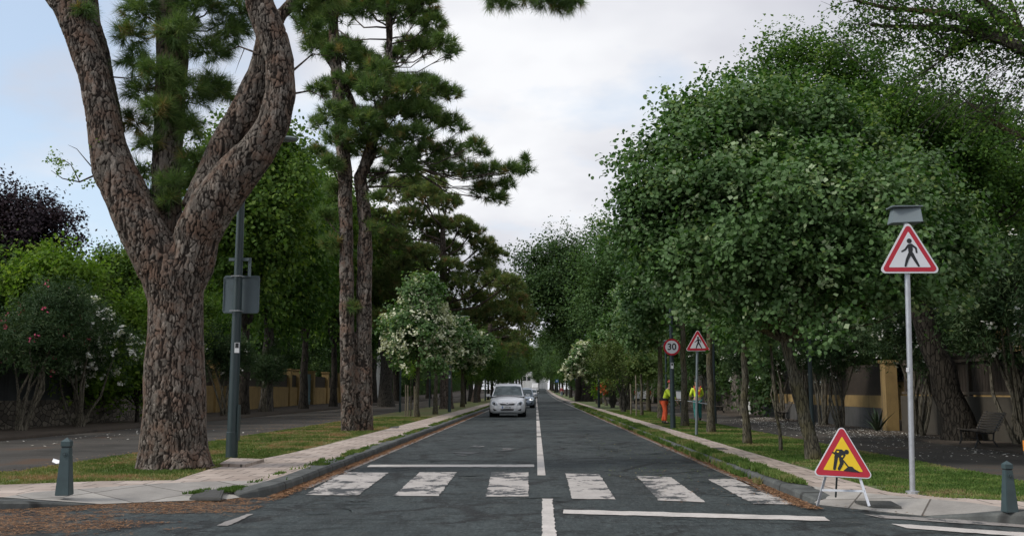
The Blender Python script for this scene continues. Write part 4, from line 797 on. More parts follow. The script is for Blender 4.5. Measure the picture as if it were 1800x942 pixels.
def overhang():
    root = thing('overhanging_tree', 'tree leaning in from the right edge with mossy boughs and drooping dead twigs', 'tree', (10.6, 15.2, Z1)); r = np.random.default_rng(62); mb = MB(); base = Vector((10.6, 15.2, Z1))
    YT = 16.0
    def L(px, py, dy=0): return P(px, py, YT + dy) - base
    mb.tube([(0, 0, -.2), (0, 0, 1.5), (-.1, .2, 3.2), L(2050, 250, 0)], [.3, .25, .22, .2], MT['bark_grey'], 10)
    mb.build('trunk', root, smooth=True); mb = MB(); B = []
    main = [[(2050, 250), (1900, 150), (1800, 65), (1760, -40)], [(1900, 150), (1790, 85), (1720, 40), (1650, 22), (1560, 15), (1500, 0)], [(1850, 110), (1760, 70), (1680, 50), (1600, 48), (1530, 45)], [(1900, 150), (1820, 90), (1740, 60), (1680, 85), (1650, 110)], [(1800, 65), (1700, -20), (1600, -60), (1490, -60)], [(2050, 250), (1860, 260), (1770, 230), (1700, 180)]]
    for i, m in enumerate(main):
        pts = [L(x, y_, .5 * sin(i * 2 + j) * .4) for j, (x, y_) in enumerate(m)]; n = len(pts); mb.tube(pts, [.10 * (1 - .8 * j / (n - 1)) for j in range(n)], MT['bark_lime'], 6)
        for a, b_ in zip(pts[:-1], pts[1:]):
            for q in range(14): B.append(a.lerp(b_, r.random()))
    tips = []
    for s in B:
        e = s + Vector((r.normal(-.25, .45), r.normal(0, .5), r.normal(.05, .35))); mb.tube([s, s.lerp(e, .5) + Vector((0, 0, .04)), e], [.012, .008, .003], MT['bark_grey'], 3, caps=False); tips += [s.lerp(e, .4), s.lerp(e, .7), e]
    # bare dead twigs sweeping down and left
    for i in range(70):
        s = L(r.uniform(1640, 1860), r.uniform(90, 190), r.normal(0, .4)); pts = [s]; d = Vector((-.25 - r.random() * .4, r.normal(0, .15), -.12 - r.random() * .5)).normalized(); ln = r.uniform(.5, 1.3)
        for j in range(4): pts.append(pts[-1] + d * ln / 4); d = (d + Vector((-.05 + r.normal(0, .13), 0, -.14 + r.normal(0, .1)))).normalized()
        mb.tube(pts, [.007, .006, .005, .004, .0025], MT['bark_grey'], 3, caps=False)
    for i in range(26):
        s = L(r.uniform(1490, 1660), r.uniform(20, 120), r.normal(0, .3)); d = Vector((-.35 + r.normal(0, .25), 0, .55)).normalized(); mb.tube([s, s + d * .3, s + d * .55 + Vector((-.08, 0, 0))], [.006, .005, .002], MT['bark_grey'], 3, caps=False)
    mb.build('branch', root, smooth=True)
    s = np.array(tips) + r.normal(0, .06, (len(tips), 3)); d = unit(r.normal(0, 1, s.shape) + np.array([-.2, 0, .2])); vs, fs, v = leafset(s, d, np.full(len(s), .3), 15, .062, r, .2, d, .34, hang=.2)
    link('crown', npmesh('crown', vs, fs, MT['elm'], v), root)
overhang()
# mid-distance right-hand trees
def btree(name, label, px, py, Y, specs, leaf, bark, n_tw, per, ls, tl, seed, tr=.3, h=3.0, group=None, X=None, lean=(0, 0), **kw):
    base = G(px, py, Z1) if py else Vector((X, Y, Z1)); base.z += zr(base.y)
    return broadtree(name, label, 'tree', base, h, tr, lobes_px(base, base.y, specs), leaf, bark, n_tw, per, ls, tl, seed, lean, group, **kw)
btree('ash_tree', 'fresh green feathery tree rising left of the big lime crown', 0, 0, 62, [(1065, 470, 40, 0), (1090, 440, 36, 0), (1100, 500, 50, 0), (1060, 530, 40, 0), (1120, 460, 40, 1), (1090, 560, 44, 0), (1140, 520, 50, 1), (1050, 570, 24, 0), (1130, 570, 40, 0), (1075, 425, 20, 0)], 'pale', 'bark_grey', 2600, 14, .17, .9, 71, .25, 5.5, X=5.6, upb=.45)
btree('laurel_tree', 'tall dark tree with spiky top in the middle distance right of the road', 0, 0, 112, [(945, 480, 22, 0), (965, 465, 26, 0), (990, 455, 24, 0), (1015, 465, 24, 0), (955, 520, 34, 0), (990, 510, 40, 0), (1020, 510, 36, 0), (975, 560, 36, 0), (1010, 565, 34, 0), (940, 540, 22, 0), (1040, 520, 24, 0), (1000, 600, 26, 0), (970, 445, 14, 0), (1005, 440, 14, 0), (940, 455, 10, 0), (1040, 450, 20, 3)], 'dark', 'bark_dark', 3200, 13, .30, 1.5, 72, .38, 7, X=4.8, upb=.8)
# small feathery trees with gnarled trunks
def gnarly(px, py, label, specs, seed, stakes=False):
    t = btree('feathery_tree', label, px, py, None, specs, 'feather', 'bark_grey', 900, 18, .10, .5, seed, .13, 1.25, group='small feathery trees on the right grass', width=.22, upb=.1, trunk2=[([(0, 0, 0), (.22, .1, .5), (.1, 0, 1.0), (.3, 0, 1.5)], [.10, .09, .07, .05]), ([(0, 0, 0), (-.2, -.1, .4), (-.12, 0, .9), (-.35, .1, 1.5)], [.10, .08, .07, .05]), ([(0, 0, .1), (.05, -.15, .6), (-.1, -.1, 1.2)], [.09, .07, .05])])
gnarly(1096, 724, 'small feathery tree with a knotted trunk beside the white van', [(1095, 640, 36, 0), (1120, 650, 30, 0), (1075, 635, 26, 0), (1140, 655, 22, 0), (1095, 665, 22, 0)], 73)
gnarly(1077, 716.5, 'small feathery tree with a pale gnarled trunk, farther from the van', [(1060, 625, 22, 0), (1050, 650, 22, 0), (1080, 640, 20, 0), (1070, 610, 14, 0)], 74)
btree('coral_tree', 'small coral tree with red blooms and a pale leaning stem', 1066, 713, None, [(1060, 683, 7, 0), (1066, 676, 6, 0)], 'bright', 'stem', 60, 8, .2, .4, 75, .12, 1.1, lean=(-.3, 0), blossom='red_flower', nb=26, bsize=.16)
# sapling with stakes (right)
def stakes(pts, hs, label, group):
    for i, (px, py) in enumerate(pts):
        b_ = G(px, py, Z1); mb = MB(); mb.tube([(0, 0, -.05), (0.01, 0, hs[i] * .5), (-.005, 0, hs[i])], [.035, .033, .03], MT['stake'], 7)
        o = mb.build('tree_stake', None, smooth=True); o.location = b_; tag(o, label[i], 'stake', group)
stakes([(712.5, 731), (716.5, 731.5), (728, 731.5)], [1.45, 1.42, 1.38], ['wooden tree stake, farthest left of three around the sapling', 'wooden tree stake, middle one of three around the sapling', 'wooden tree stake, right one beside the flowering lime trunk'], 'stakes around the left sapling')
stakes([(1109, 728), (1118.5, 730.5)], [1.5, 1.9], ['short post on the right grass nearest the knotted trunk', 'taller thin dark post in front of the white van'], 'posts by the right saplings')
lime(722, 731, 'slim staked sapling with sparse leaves between wooden stakes', [(720, 650, 9, 0), (722, 665, 7, 0)], 52, .03, 45, 8, .09, leaf='bright', h=1.9, group=None)
lime(1128, 730, 'young tree with a pale straight stem right in front of the white van', [(1130, 650, 18, 0), (1150, 655, 14, 0)], 53, .075, 260, 12, .09, leaf='feather', h=2.0, group=None)

# ------------------------------------------------------------------ oleanders and verge shrubs
def oleander(loc, label, h, w, flower, seed, n_tw=1300, nb=120, group='flowering oleanders along the walls', stems=8, bare=.42, ls=.13, fs_=.085, skew=(0, 0)):
    r = np.random.default_rng(seed); root = thing('oleander', label, 'shrub', loc, 0, group); mb = MB()
    lobes = [(r.normal(0, w * .33) + skew[0], r.normal(0, w * .3) + skew[1], h * (bare + .12 + .7 * (1 - bare) * r.random()), w * r.uniform(.32, .5), w * r.uniform(.32, .5), h * .2) for _ in range(9)]
    for i in range(stems):
        a = 2 * pi * i / stems + r.normal(0, .3); l = lobes[i % 9]; e = Vector((l[0], l[1], l[2])); b_ = Vector((cos(a) * .12, sin(a) * .12, -.05)); m = b_.lerp(e, .45) + Vector((cos(a) * .12, sin(a) * .12, -.1)); m2 = b_.lerp(e, .7) + Vector((r.normal(0, .08), r.normal(0, .08), 0))
        mb.tube([b_, b_.lerp(m, .5) + Vector((r.normal(0, .04), 0, 0)), m, m2, e], [.055, .045, .038, .03, .015], MT['stem'], 6)
    mb.build('stem', root, smooth=True)
    s, d = sample_lobes(lobes, n_tw, r, .35, .6); td = unit(d + np.array([0, 0, .5]) + r.normal(0, .4, (n_tw, 3)))
    vs, fs, v = leafset(s, td, .35 * r.uniform(.5, 1.4, n_tw), 16, ls, r, .2, d, .10, spread=.12, normbias=.3); link('foliage', npmesh('foliage', vs, fs, MT['olean'], v), root)
    if nb:
        s, d = sample_lobes(lobes, nb, r, .9, .7); vs, fs, v = leafset(s * 1.0, unit(d + r.normal(0, .3, (nb, 3))), np.full(nb, .14), 8, fs_, r, 0, d, .6, spread=.35); link('blossom', npmesh('blossom', vs, fs, MT[flower], v), root)
    return root
OL = {}
OL['a'] = oleander((-14.6, 28.2, .18), 'oleander with pink flowers at the left edge of the photo', 3.6, 1.9, 'pink_flower', 81, 1900, 34, bare=.5, skew=(.3, 0), fs_=.06)
OL['b'] = oleander((-14.3, 31.2, .18), 'oleander with clusters of white flowers left of the big pine', 3.8, 1.5, 'white_flower', 82, 1900, 260, bare=.42, fs_=.10)
OL['c'] = oleander((-13.9, 44.5, .18), 'oleander with a few white flowers behind the left lamp post', 3.7, 1.5, 'white_flower', 84, 1500, 26, bare=.42, fs_=.08)
OL['r1'] = oleander((9.7, 34.2, .15), 'white flowering oleander with fanned stems beside the ochre pillar', 3.6, 1.5, 'white_flower', 83, 1500, 60, bare=.45, fs_=.07)
def dupo(src, loc, rz, label, s=1.0):
    c = copy_tree(src); c.location = loc; c.rotation_euler.z = rz; c.scale = (s, s, s); c['label'] = label; return c
dupo(OL['c'], (-14.4, 53.0, .18), 4.0, 'white oleander hanging over the start of the yellow wall', .85)
dupo(OL['r1'], (9.2, 30.6, .15), 2.2, 'low dark oleander overhanging the ochre pillar', .8)
dupo(OL['r1'], (9.9, 37.4, .15), 1.0, 'white oleander second left of the ochre pillar', 1.0)
dupo(OL['r1'], (10.0, 41.3, .15), 2.7, 'white oleander third left of the ochre pillar, behind a bench', .95)
dupo(OL['r1'], (9.7, 47.5, .15), 3.9, 'white oleander between the two farther benches', .95)
dupo(OL['r1'], (9.9, 26.3, .15), 5.0, 'thin white oleander just right of the tall sign pole', .85)
dupo(OL['c'], (10.55, 22.2, .15), .6, 'tall white oleander overhanging the nearest bench', 1.05)
dupo(OL['b'], (10.9, 18.9, .15), 2.6, 'white oleander cut off by the right edge', 1.0)
dupo(OL['r1'], (10.0, 58.5, .15), .3, 'far oleander before the stone wall', 1.0)
dupo(OL['a'], (-14.6, 24.2, .18), 2.2, 'pink oleander cut off by the left edge', .9)

# ------------------------------------------------------------------ background tree templates, instanced along both sides
def template(name, leaf, bark, h, w, seed, n_tw, per, ls, tl, tr, base=.35, nl=12, **kw):
    r = np.random.default_rng(seed); lobes = []
    for i in range(nl):
        a = r.uniform(0, 2 * pi); q = r.uniform(0, .6) * w; z = h * (base + (1 - base) * (.12 + .75 * r.random())); sh = 1 - .55 * max(0, (z / h - .6) / .4)
        lobes.append((cos(a) * q * sh, sin(a) * q * sh, z, w * .42 * sh + .2, w * .42 * sh + .2, h * .14))
    return broadtree(name, 'tree', 'tree', (0, 0, 0), h * base, tr, lobes, leaf, bark, n_tw, per, ls, tl, seed, (0, 0), None, nsub=4, **kw)
TP = {'hedge': template('hedge_bush', 'dark', 'bark_dark', 4.6, 2.6, 106, 2600, 13, .17, .6, .1, .06, nl=14, upb=.2),
      'broad': template('leafy_tree', 'broad', 'bark_dark', 8.5, 3.0, 101, 3200, 14, .16, .7, .2, .30, lump=.25, upb=.3),
      'bright': template('bright_bush', 'bright', 'bark_dark', 5.2, 2.2, 102, 2200, 13, .13, .5, .1, .16, upb=.3),
      'elm': template('leafy_tree', 'elm', 'bark_grey', 9.5, 3.2, 103, 3200, 14, .17, .8, .25, .32, upb=.35),
      'dark': template('dark_tree', 'dark', 'bark_dark', 10.5, 3.4, 104, 3400, 14, .19, .9, .28, .28, upb=.3),
      'purple': template('plum_tree', 'purple', 'bark_dark', 8.6, 3.2, 105, 3600, 14, .12, .6, .18, .3, upb=.4, lump=.25)}
used = set()
def place(k, x, y, s, rz, label, group=None, sz=None):
    t = TP[k]
    if k not in used: used.add(k); c = t
    else: c = copy_tree(t)
    c.location = (x, y, .1 + zr(y)); c.scale = (s, s, sz or s); c.rotation_euler.z = rz; c['label'] = label
    if group: c['group'] = group
    return c
place('purple', -19.3, 36.0, 1.05, 0.4, 'dark purple leaved plum tree rising at the left edge', sz=1.06)
GL = 'bushes behind the left wall'
for i, (x, y, s, k, lb) in enumerate(((-16.3, 33.5, 1.08, 'bright', 'bright green bush above the white oleander'), (-18.6, 35.5, 1.15, 'bright', 'bright green bush below the plum tree'), (-14.2, 35.5, .85, 'bright', 'yellow green bush against the left side of the big pine trunk'), (-16.8, 40.5, .78, 'broad', 'leafy tree behind the bright bushes, left of the big pine'), (-14.6, 40, .62, 'broad', 'low leafy tree directly behind the big pine trunk'), (-19.5, 30, .5, 'dark', 'dark shrubby tree behind the pink oleander'), (-23.5, 40, .72, 'broad', 'leafy tree in the garden beyond the plum tree'))):
    place(k, x, y, s, i * 1.3, lb, GL)
names = ['first', 'second', 'third', 'fourth', 'fifth', 'sixth', 'seventh', 'eighth', 'ninth', 'tenth', 'eleventh', 'twelfth', 'thirteenth', 'fourteenth', 'fifteenth']
lv = [(-13.9, 47.5, 1.05, 'broad'), (-14.6, 54, 1.1, 'elm'), (-14.3, 61.5, 1.12, 'broad'), (-14.3, 70.5, 1.1, 'broad'), (-14.6, 80, 1.0, 'elm'), (-15.0, 92, 1.15, 'dark'), (-14.8, 106, 1.1, 'dark'), (-14.8, 122, 1.1, 'broad'), (-15, 140, 1.1, 'dark'), (-15, 160, 1.1, 'elm')]
for i, (x, y, s, k) in enumerate(lv):
    place(k, x, y, s * (1.28 if y < 130 else 1.3), i * 1.7 + .5, f'leafy street tree on the left path verge, {names[i]} past the oleanders', 'street trees on the left verge', sz=s * 1.5)
gl = [(-20, 48, .55, 'dark'), (-21.5, 56, .6, 'broad'), (-22.5, 66, .72, 'elm'), (-23, 78, .8, 'dark'), (-27, 90, 1.1, 'elm'), (-25, 110, 1.0, 'broad'), (-24, 132, 1.0, 'dark'), (-24, 156, 1.0, 'elm'), (-24, 184, 1.1, 'dark')]
for i, (x, y, s, k) in enumerate(gl):
    place(k, x, y, s, i * 2.1 + .9, f'garden tree behind the yellow wall, {names[i]} from the camera', 'garden trees behind the left wall', sz=s * 1.35)
bl_ = [(-6.2, 88, .62, 'broad'), (-6.0, 100, .8, 'elm'), (-6.4, 112, .8, 'dark'), (-6.0, 126, .85, 'broad'), (-6.2, 142, .9, 'dark'), (-6, 160, .9, 'elm'), (-6, 182, 1.0, 'dark'), (-6.2, 208, 1.0, 'broad'), (-6.2, 240, 1.0, 'dark'), (-6.5, 275, 1.1, 'elm'), (-7.0, 310, 1.1, 'dark')]
for i, (x, y, s, k) in enumerate(bl_):
    place(k, x, y, s, i * 1.1 + 2, f'roadside tree on the left grass, {names[i]} beyond the scaly pine', 'trees receding on the left grass')
br_ = [(5.6, 92, .62, 'broad'), (5.4, 124, .9, 'dark'), (5.6, 140, .9, 'elm'), (5.5, 158, .9, 'dark'), (5.5, 180, 1.0, 'broad'), (5.5, 206, 1.0, 'dark'), (5.6, 236, 1.0, 'elm'), (5.8, 270, 1.0, 'dark'), (6.4, 308, 1.1, 'broad')]
for i, (x, y, s, k) in enumerate(br_):
    place(k, x, y, s, i * 1.9 + 1, f'roadside tree on the right grass, {names[i]} beyond the feathery trees', 'trees receding on the right grass')
gr_ = [(13.8, 33, .95, 'dark'), (13.4, 40, .9, 'elm'), (12.6, 48, .9, 'dark'), (12.6, 57, .95, 'broad'), (12.4, 67, 1.0, 'dark'), (11.5, 79, 1.0, 'elm'), (13.5, 92, 1.0, 'dark'), (12, 112, 1.1, 'broad'), (12, 134, 1.1, 'dark'), (12, 160, 1.1, 'elm'), (12, 190, 1.1, 'dark'), (20, 31, 1.0, 'broad'), (17.5, 50, 1.1, 'elm'), (17, 75, 1.1, 'dark')]
for i, (x, y, s, k) in enumerate(gr_):
    place(k, x, y, s, i * 2.3 + .3, f'garden tree behind the right wall, {names[i]} past the ochre pillar' if i < 11 else f'garden tree deep behind the right wall, {names[i-11]} of three', 'garden trees behind the right wall')
def hedge_label(i, side):
    ones = ['', 'first', 'second', 'third', 'fourth', 'fifth', 'sixth', 'seventh', 'eighth', 'ninth', 'tenth', 'eleventh', 'twelfth', 'thirteenth', 'fourteenth', 'fifteenth', 'sixteenth', 'seventeenth', 'eighteenth', 'nineteenth']
    tens = {2: 'twenty', 3: 'thirty', 4: 'forty', 5: 'fifty'}; n = i + 1
    w_ = ones[n] if n < 20 else (tens[n // 10] + ('-' + ones[n % 10] if n % 10 else 'th')).replace('tyth', 'tieth')
    return 'dark bush behind the %s wall, %s in the hedge row counted from the camera' % (side, w_)
for i, y in enumerate(list(range(22, 150, 6)) + list(range(150, 330, 8))):
    place('hedge', -22.6 + (y < 45) * 2.6 - (y > 90) * 1.2, y, 1.15, i * 1.7, hedge_label(i, 'left'), 'hedge bushes behind the left wall', sz=1.25 + (y > 90) * .35)
for i, y in enumerate(list(range(44, 150, 6)) + list(range(150, 330, 8))):
    place('hedge', 13.2 + (y > 90) * .8, y, 1.15, i * 1.3, hedge_label(i, 'right'), 'hedge bushes behind the right wall', sz=1.2 + (y > 90) * .3)
for i, (x, y) in enumerate(((-5, 255), (5, 250), (-4.8, 290), (4.8, 288), (-4.6, 322), (4.8, 322))):
    place('dark' if i % 2 else 'broad', x, y, 1.7, i * 2.2, ['left tree arching over the far road, nearest of three', 'right tree arching over the far road, nearest of three', 'left tree arching over the far road, second', 'right tree arching over the far road, second', 'left tree arching over the far road, farthest', 'right tree arching over the far road, farthest'][i], 'trees arching over the far road', sz=1.6)
# extra trunks seen under the right canopy
for i, (px, py, w, lean) in enumerate(((1028, 705, .38, 0), (1035.5, 705.5, .42, 0), (1046, 703, .38, 0.1))):
    b_ = G(px, py, Z1); r = np.random.default_rng(200 + i)
    broadtree('dark_tree', ['straight dark trunk, leftmost of three behind the blue signs', 'straight dark trunk, middle of three behind the blue signs', 'grey trunk, rightmost of three behind the blue signs'][i], 'tree', b_, 4.6, w, [(0, 0, 7.5, 2.0, 2.0, 1.8), (.8, .5, 6.6, 1.5, 1.5, 1.2)], 'dark', 'bark_grey' if i == 2 else 'bark_dark', 500, 12, .3, 1.0, 200 + i, (lean, 0), 'thick trunks on the right grass')
b_ = G(828, 705, Z1); broadtree('dark_tree', 'smooth grey trunk beside the scaly pine left of the minivan', 'tree', b_, 6, .3, [(0, 0, 8, 2.2, 2.2, 2), (1, .5, 7, 1.6, 1.6, 1.2)], 'dark', 'bark_grey', 600, 12, .28, 1.0, 210, (-.2, 0))
b_ = Vector((-10.9, 73, .1)); broadtree('dark_tree', 'thick grey trunk rising right of the twin pine', 'tree', b_, 7, .52, [(0, 0, 9.5, 2.6, 2.6, 2.2), (1, 0, 8.2, 1.8, 1.8, 1.4), (-1.4, 0, 8.6, 1.8, 1.8, 1.4)], 'broad', 'bark_grey', 1200, 12, .24, .9, 211, (-.2, 0))
def agave(loc, label, s, seed):
    r = np.random.default_rng(seed); mb = MB()
    for i in range(26):
        a = r.uniform(0, 2 * pi); el = r.uniform(.5, 1.4); L_ = s * r.uniform(.7, 1); d = Vector((cos(a) * cos(el), sin(a) * cos(el), sin(el))); sd_ = Vector((-sin(a), cos(a), 0)) * .03 * s
        m = d * L_ * .5 + Vector((0, 0, .02)); e = d * L_ - Vector((0, 0, .1 * L_)); mb.add([-sd_, sd_, m + sd_, m - sd_, e], [(0, 1, 2, 3), (3, 2, 4)], MT['flaxleaf'])
    o = mb.build('spiky_plant'); o.location = loc; tag(o, label, 'plant')
MT['flaxleaf'] = flat('spiky_leaf', (0.03, 0.055, 0.025), .6, var=.3)
agave((9.75, 29.0, .12), 'spiky dark plant at the foot of the ochre pillar', 1.0, 5)

# ------------------------------------------------------------------ walls, fence, houses
def wbox(mb, p0, p1, th, z0, z1, mat, off=0.0):
    a, b_ = Vector(p0), Vector(p1); d = b_ - a; c = (a + b_) / 2; nrm = Vector((-d.y, d.x)).normalized() * off
    mb.box((c.x + nrm.x, c.y + nrm.y, (z0 + z1) / 2), (d.length, th, z1 - z0), mat, rz=math.atan2(d.y, d.x))
w = thing('garden_wall', 'dark plastered wall on a rubble stone base behind the left oleanders', 'wall')
mb = MB(); wbox(mb, (-15.7, 15), (-15.7, 45), .5, 0, 1.0, MT['rubble']); mb.build('stone_base', w)
mb = MB(); wbox(mb, (-15.8, 15), (-15.8, 45), .25, 1.0, 2.5, MT['plaster_dark']); mb.build('upper_wall', w)
w = thing('garden_wall', 'long ochre yellow wall with pillars and dark lattice beyond the left path', 'wall')
line = [(-16.6, 46), (-17.15, 58), (-18.2, 73), (-18.3, 79)]; line2 = [(-18.3, 81.2), (-18.25, 92), (-19.4, 110), (-20.6, 135)]
mb = MB(); lat = []
for ln in (line, line2):
    for a, b_ in zip(ln[:-1], ln[1:]): wbox(mb, a, b_, .3, 0, 1.55, MT['ochre'])
mb.build('low_wall', w)
for ln in (line, line2):
    for a, b_ in zip(ln[:-1], ln[1:]):
        n = max(2, int((Vector(b_) - Vector(a)).length / 6))
        for i in range(n):
            q0 = Vector(a).lerp(Vector(b_), i / n); q1 = Vector(a).lerp(Vector(b_), (i + 1) / n); m = MB(); wbox(m, q0, q1, .05, 1.55, 2.45, MT['lattice']); m.build('lattice_panel', w)
            m = MB(); m.box((q0.x, q0.y, 1.4), (.55, .55, 2.8), MT['ochre']); m.box((q0.x, q0.y, 2.84), (.66, .66, .08), MT['ochre']); m.build('pillar', w)
g = thing('gate', 'blue grey metal gate in the ochre wall', 'gate', (-18.3, 80.1, 0)); m = MB()
for i in range(9): m.box((0, -.92 + i * .23, 1.35), (.05, .19, 2.5), MT['gate_blue'])
m.build('panel', g); 
for z_ in (.5, 2.2): m = MB(); m.box((.04, 0, z_), (.06, 2.05, .1), MT['gate_blue']); m.build('rail', g)
w = thing('garden_wall', 'low grey and ochre wall with a tall ochre pillar beside the right path', 'wall')
m = MB(); wbox(m, (10.45, 29.8), (10.45, 46), .25, 0, .78, MT['plaster_grey']); m.build('lower_wall', w)
m = MB(); wbox(m, (10.45, 29.8), (10.45, 46), .27, .78, 1.15, MT['ochre']); m.build('coping_band', w)
m = MB(); wbox(m, (10.45, 29.8), (10.45, 46), .05, 1.15, 2.1, MT['lattice']); m.build('lattice_panel', w)
m = MB(); m.box((10.3, 29.5, 1.05), (.34, .42, 2.1), MT['ochre']); m.box((10.3, 29.5, 2.14), (.42, .5, .08), MT['ochre']); m.build('pillar', w)
w = thing('garden_fence', 'dark wooden slat fence on a stained wall behind the nearest bench', 'fence')
m = MB(); wbox(m, (10.9, 12), (10.6, 29.1), .25, 0, 1.15, MT['plaster_brown']); m.build('low_wall', w)
for i in range(8):
    a = Vector((10.9, 12)).lerp(Vector((10.6, 29.1)), i / 8); b_ = Vector((10.9, 12)).lerp(Vector((10.6, 29.1)), (i + 1) / 8)
    m = MB(); n = 14
    for j in range(n):
        q = a.lerp(b_, (j + .5) / n); m.box((q.x, q.y, 1.68), (.025, .13, .98), MT['lattice'])
    m.build('slat_panel', w); m = MB(); m.box((a.x - .04, a.y, 1.2), (.1, .1, 2.1), MT['slatwood']); m.build('post', w)
for z_ in (1.2, 2.0): m = MB(); wbox(m, (10.84, 12), (10.54, 29.1), .05, z_, z_ + .07, MT['slatwood']); m.build('rail', w)
w = thing('stone_wall', 'rough beige stone wall behind the farther right benches', 'wall'); m = MB(); wbox(m, (10.7, 46.2), (11.0, 52), .4, 0, 2.3, MT['rubble']); wbox(m, (11.0, 54), (11.6, 120), .4, 0, 2.3, MT['rubble']); m.build('wall', w)
w = thing('gate', 'green garden gate in the stone wall', 'gate', (10.9, 53, 0)); m = MB(); m.box((0, 0, 1.2), (.08, 1.8, 2.1), MT['gate_green']); m.build('panel', w)
for z_ in (.5, 1.8): m = MB(); m.box((-.07, 0, z_), (.05, 1.8, .1), MT['gate_green']); m.build('rail', w)
w = thing('door_panel', 'white panel door standing in the stone wall left of the middle bench', 'door', (10.55, 50.3, 0)); m = MB(); m.box((0, 0, 1.05), (.06, 1.1, 2.1), MT['plaster_white']); m.build('panel', w)
m = MB(); m.box((-.05, -.35, 1.0), (.05, .05, .2), MT['iron']); m.build('handle', w)
def house(name, label, x0, x1, y0, y1, h, wall, wins, roof='gable', shutter='slatwood', face='x0', roofmat='roof_tile'):
    t = thing(name, label, 'house'); m = MB(); m.box(((x0 + x1) / 2, (y0 + y1) / 2, h / 2), (x1 - x0, y1 - y0, h), MT[wall]); m.build('wall', t)
    m = MB(); o_ = .4
    if roof == 'gable':
        cx = (x0 + x1) / 2; vs = [(x0 - o_, y0 - o_, h + .02), (x1 + o_, y0 - o_, h + .02), (x1 + o_, y1 + o_, h + .02), (x0 - o_, y1 + o_, h + .02), (cx, y0 - o_, h + 1.8), (cx, y1 + o_, h + 1.8)]
        m.add(vs, [(0, 1, 4), (3, 5, 2), (0, 4, 5, 3), (1, 2, 5, 4), (3, 2, 1, 0)], MT[roofmat])
    else: m.box(((x0 + x1) / 2, (y0 + y1) / 2, h + .15), (x1 - x0 + .3, y1 - y0 + .3, .26), MT[roofmat])
    m.build('roof', t)
    for (u, z, ww, hh) in wins:
        m = MB()
        if face == 'x0': c = (x0 - .02, u, z); d = (.08, ww, hh); dg_ = (.04, ww - .16, hh - .16); c2 = (x0 - .05, u, z)
        elif face == 'x1': c = (x1 + .02, u, z); d = (.08, ww, hh); dg_ = (.04, ww - .16, hh - .16); c2 = (x1 + .05, u, z)
        else: c = (u, y0 - .02, z); d = (ww, .08, hh); dg_ = (ww - .16, .04, hh - .16); c2 = (u, y0 - .05, z)
        m.box(c, d, MT[shutter]); f = m.build('window', t); m = MB(); m.box(c2, dg_, MT['glass_dark']); m.build('pane', f)
    return t
house('yellow_house', 'yellow house glimpsed through leaves behind the slat fence', 14.5, 24, 26, 42, 6.0, 'ochre', [(y_, 2.15, 1.3, 1.0) for y_ in (28.5, 32.5, 36.5, 40)] + [(y_, 4.6, 1.3, 1.2) for y_ in (28.5, 32.5, 36.5)])
house('white_house', 'white gabled house glimpsed between the twin pine and the flowering lime', -27, -18.9, 118, 130, 8.2, 'plaster_white', [(-25, 6, 1.2, 1.4), (-21.5, 6, 1.2, 1.4)], face='y0', roofmat='plaster_white')
hz = .9 + zr(300)
t1 = house('white_house', 'white house closing the far end of the road, left block', -5.5, -.3, 372, 384, 6.0 + 1.5, 'plaster_white', [(-4.2, 5.3, 1.2, 1.5), (-2.6, 5.3, 1.2, 1.5)], roof='flat', face='y0', roofmat='plaster_white')
t2 = house('white_house', 'taller white house at the far end of the road, right block', 1.6, 4.4, 374, 386, 9.0, 'plaster_white', [(3.0, 6.6, .9, 1.2)], roof='flat', face='y0', roofmat='plaster_white')
t3 = house('white_house', 'low white house far behind the van at the road end', -.2, 1.5, 380, 388, 6.2, 'plaster_white', [(.7, 4.6, .7, 1)], roof='flat', face='y0', roofmat='plaster_white')
for t_ in (t1, t2, t3): t_.location.z = .4
for i, (x, y, s, k) in enumerate(((-11, 345, 1.2, 'dark'), (9, 345, 1.2, 'dark'), (-16, 360, 1.3, 'elm'), (14, 360, 1.3, 'elm'), (-9, 400, 1.6, 'dark'), (6, 402, 1.5, 'dark'), (-2, 405, 1.5, 'elm'), (0.9, 362, .75, 'dark'), (14, 400, 1.6, 'broad'), (-20, 330, 1.3, 'dark'), (19, 320, 1.3, 'dark'))):
    place(k, x, y, s, i * 1.4, ['dark tree left of the white end house', 'dark tree right of the white end houses', 'tall tree farther left of the end house', 'tall tree farther right of the end houses', 'dark tree behind the left end house', 'dark tree behind the right end house', 'tree behind the gap of the end houses', 'slim dark tree standing before the white end houses', 'broad tree deep right at the road end', 'dark tree at the far left end', 'dark tree at the far right end'][i], 'trees at the far end of the road')
strip('road', -3.5, 3.4, YE, 372, 0.0, MT['asphalt'])

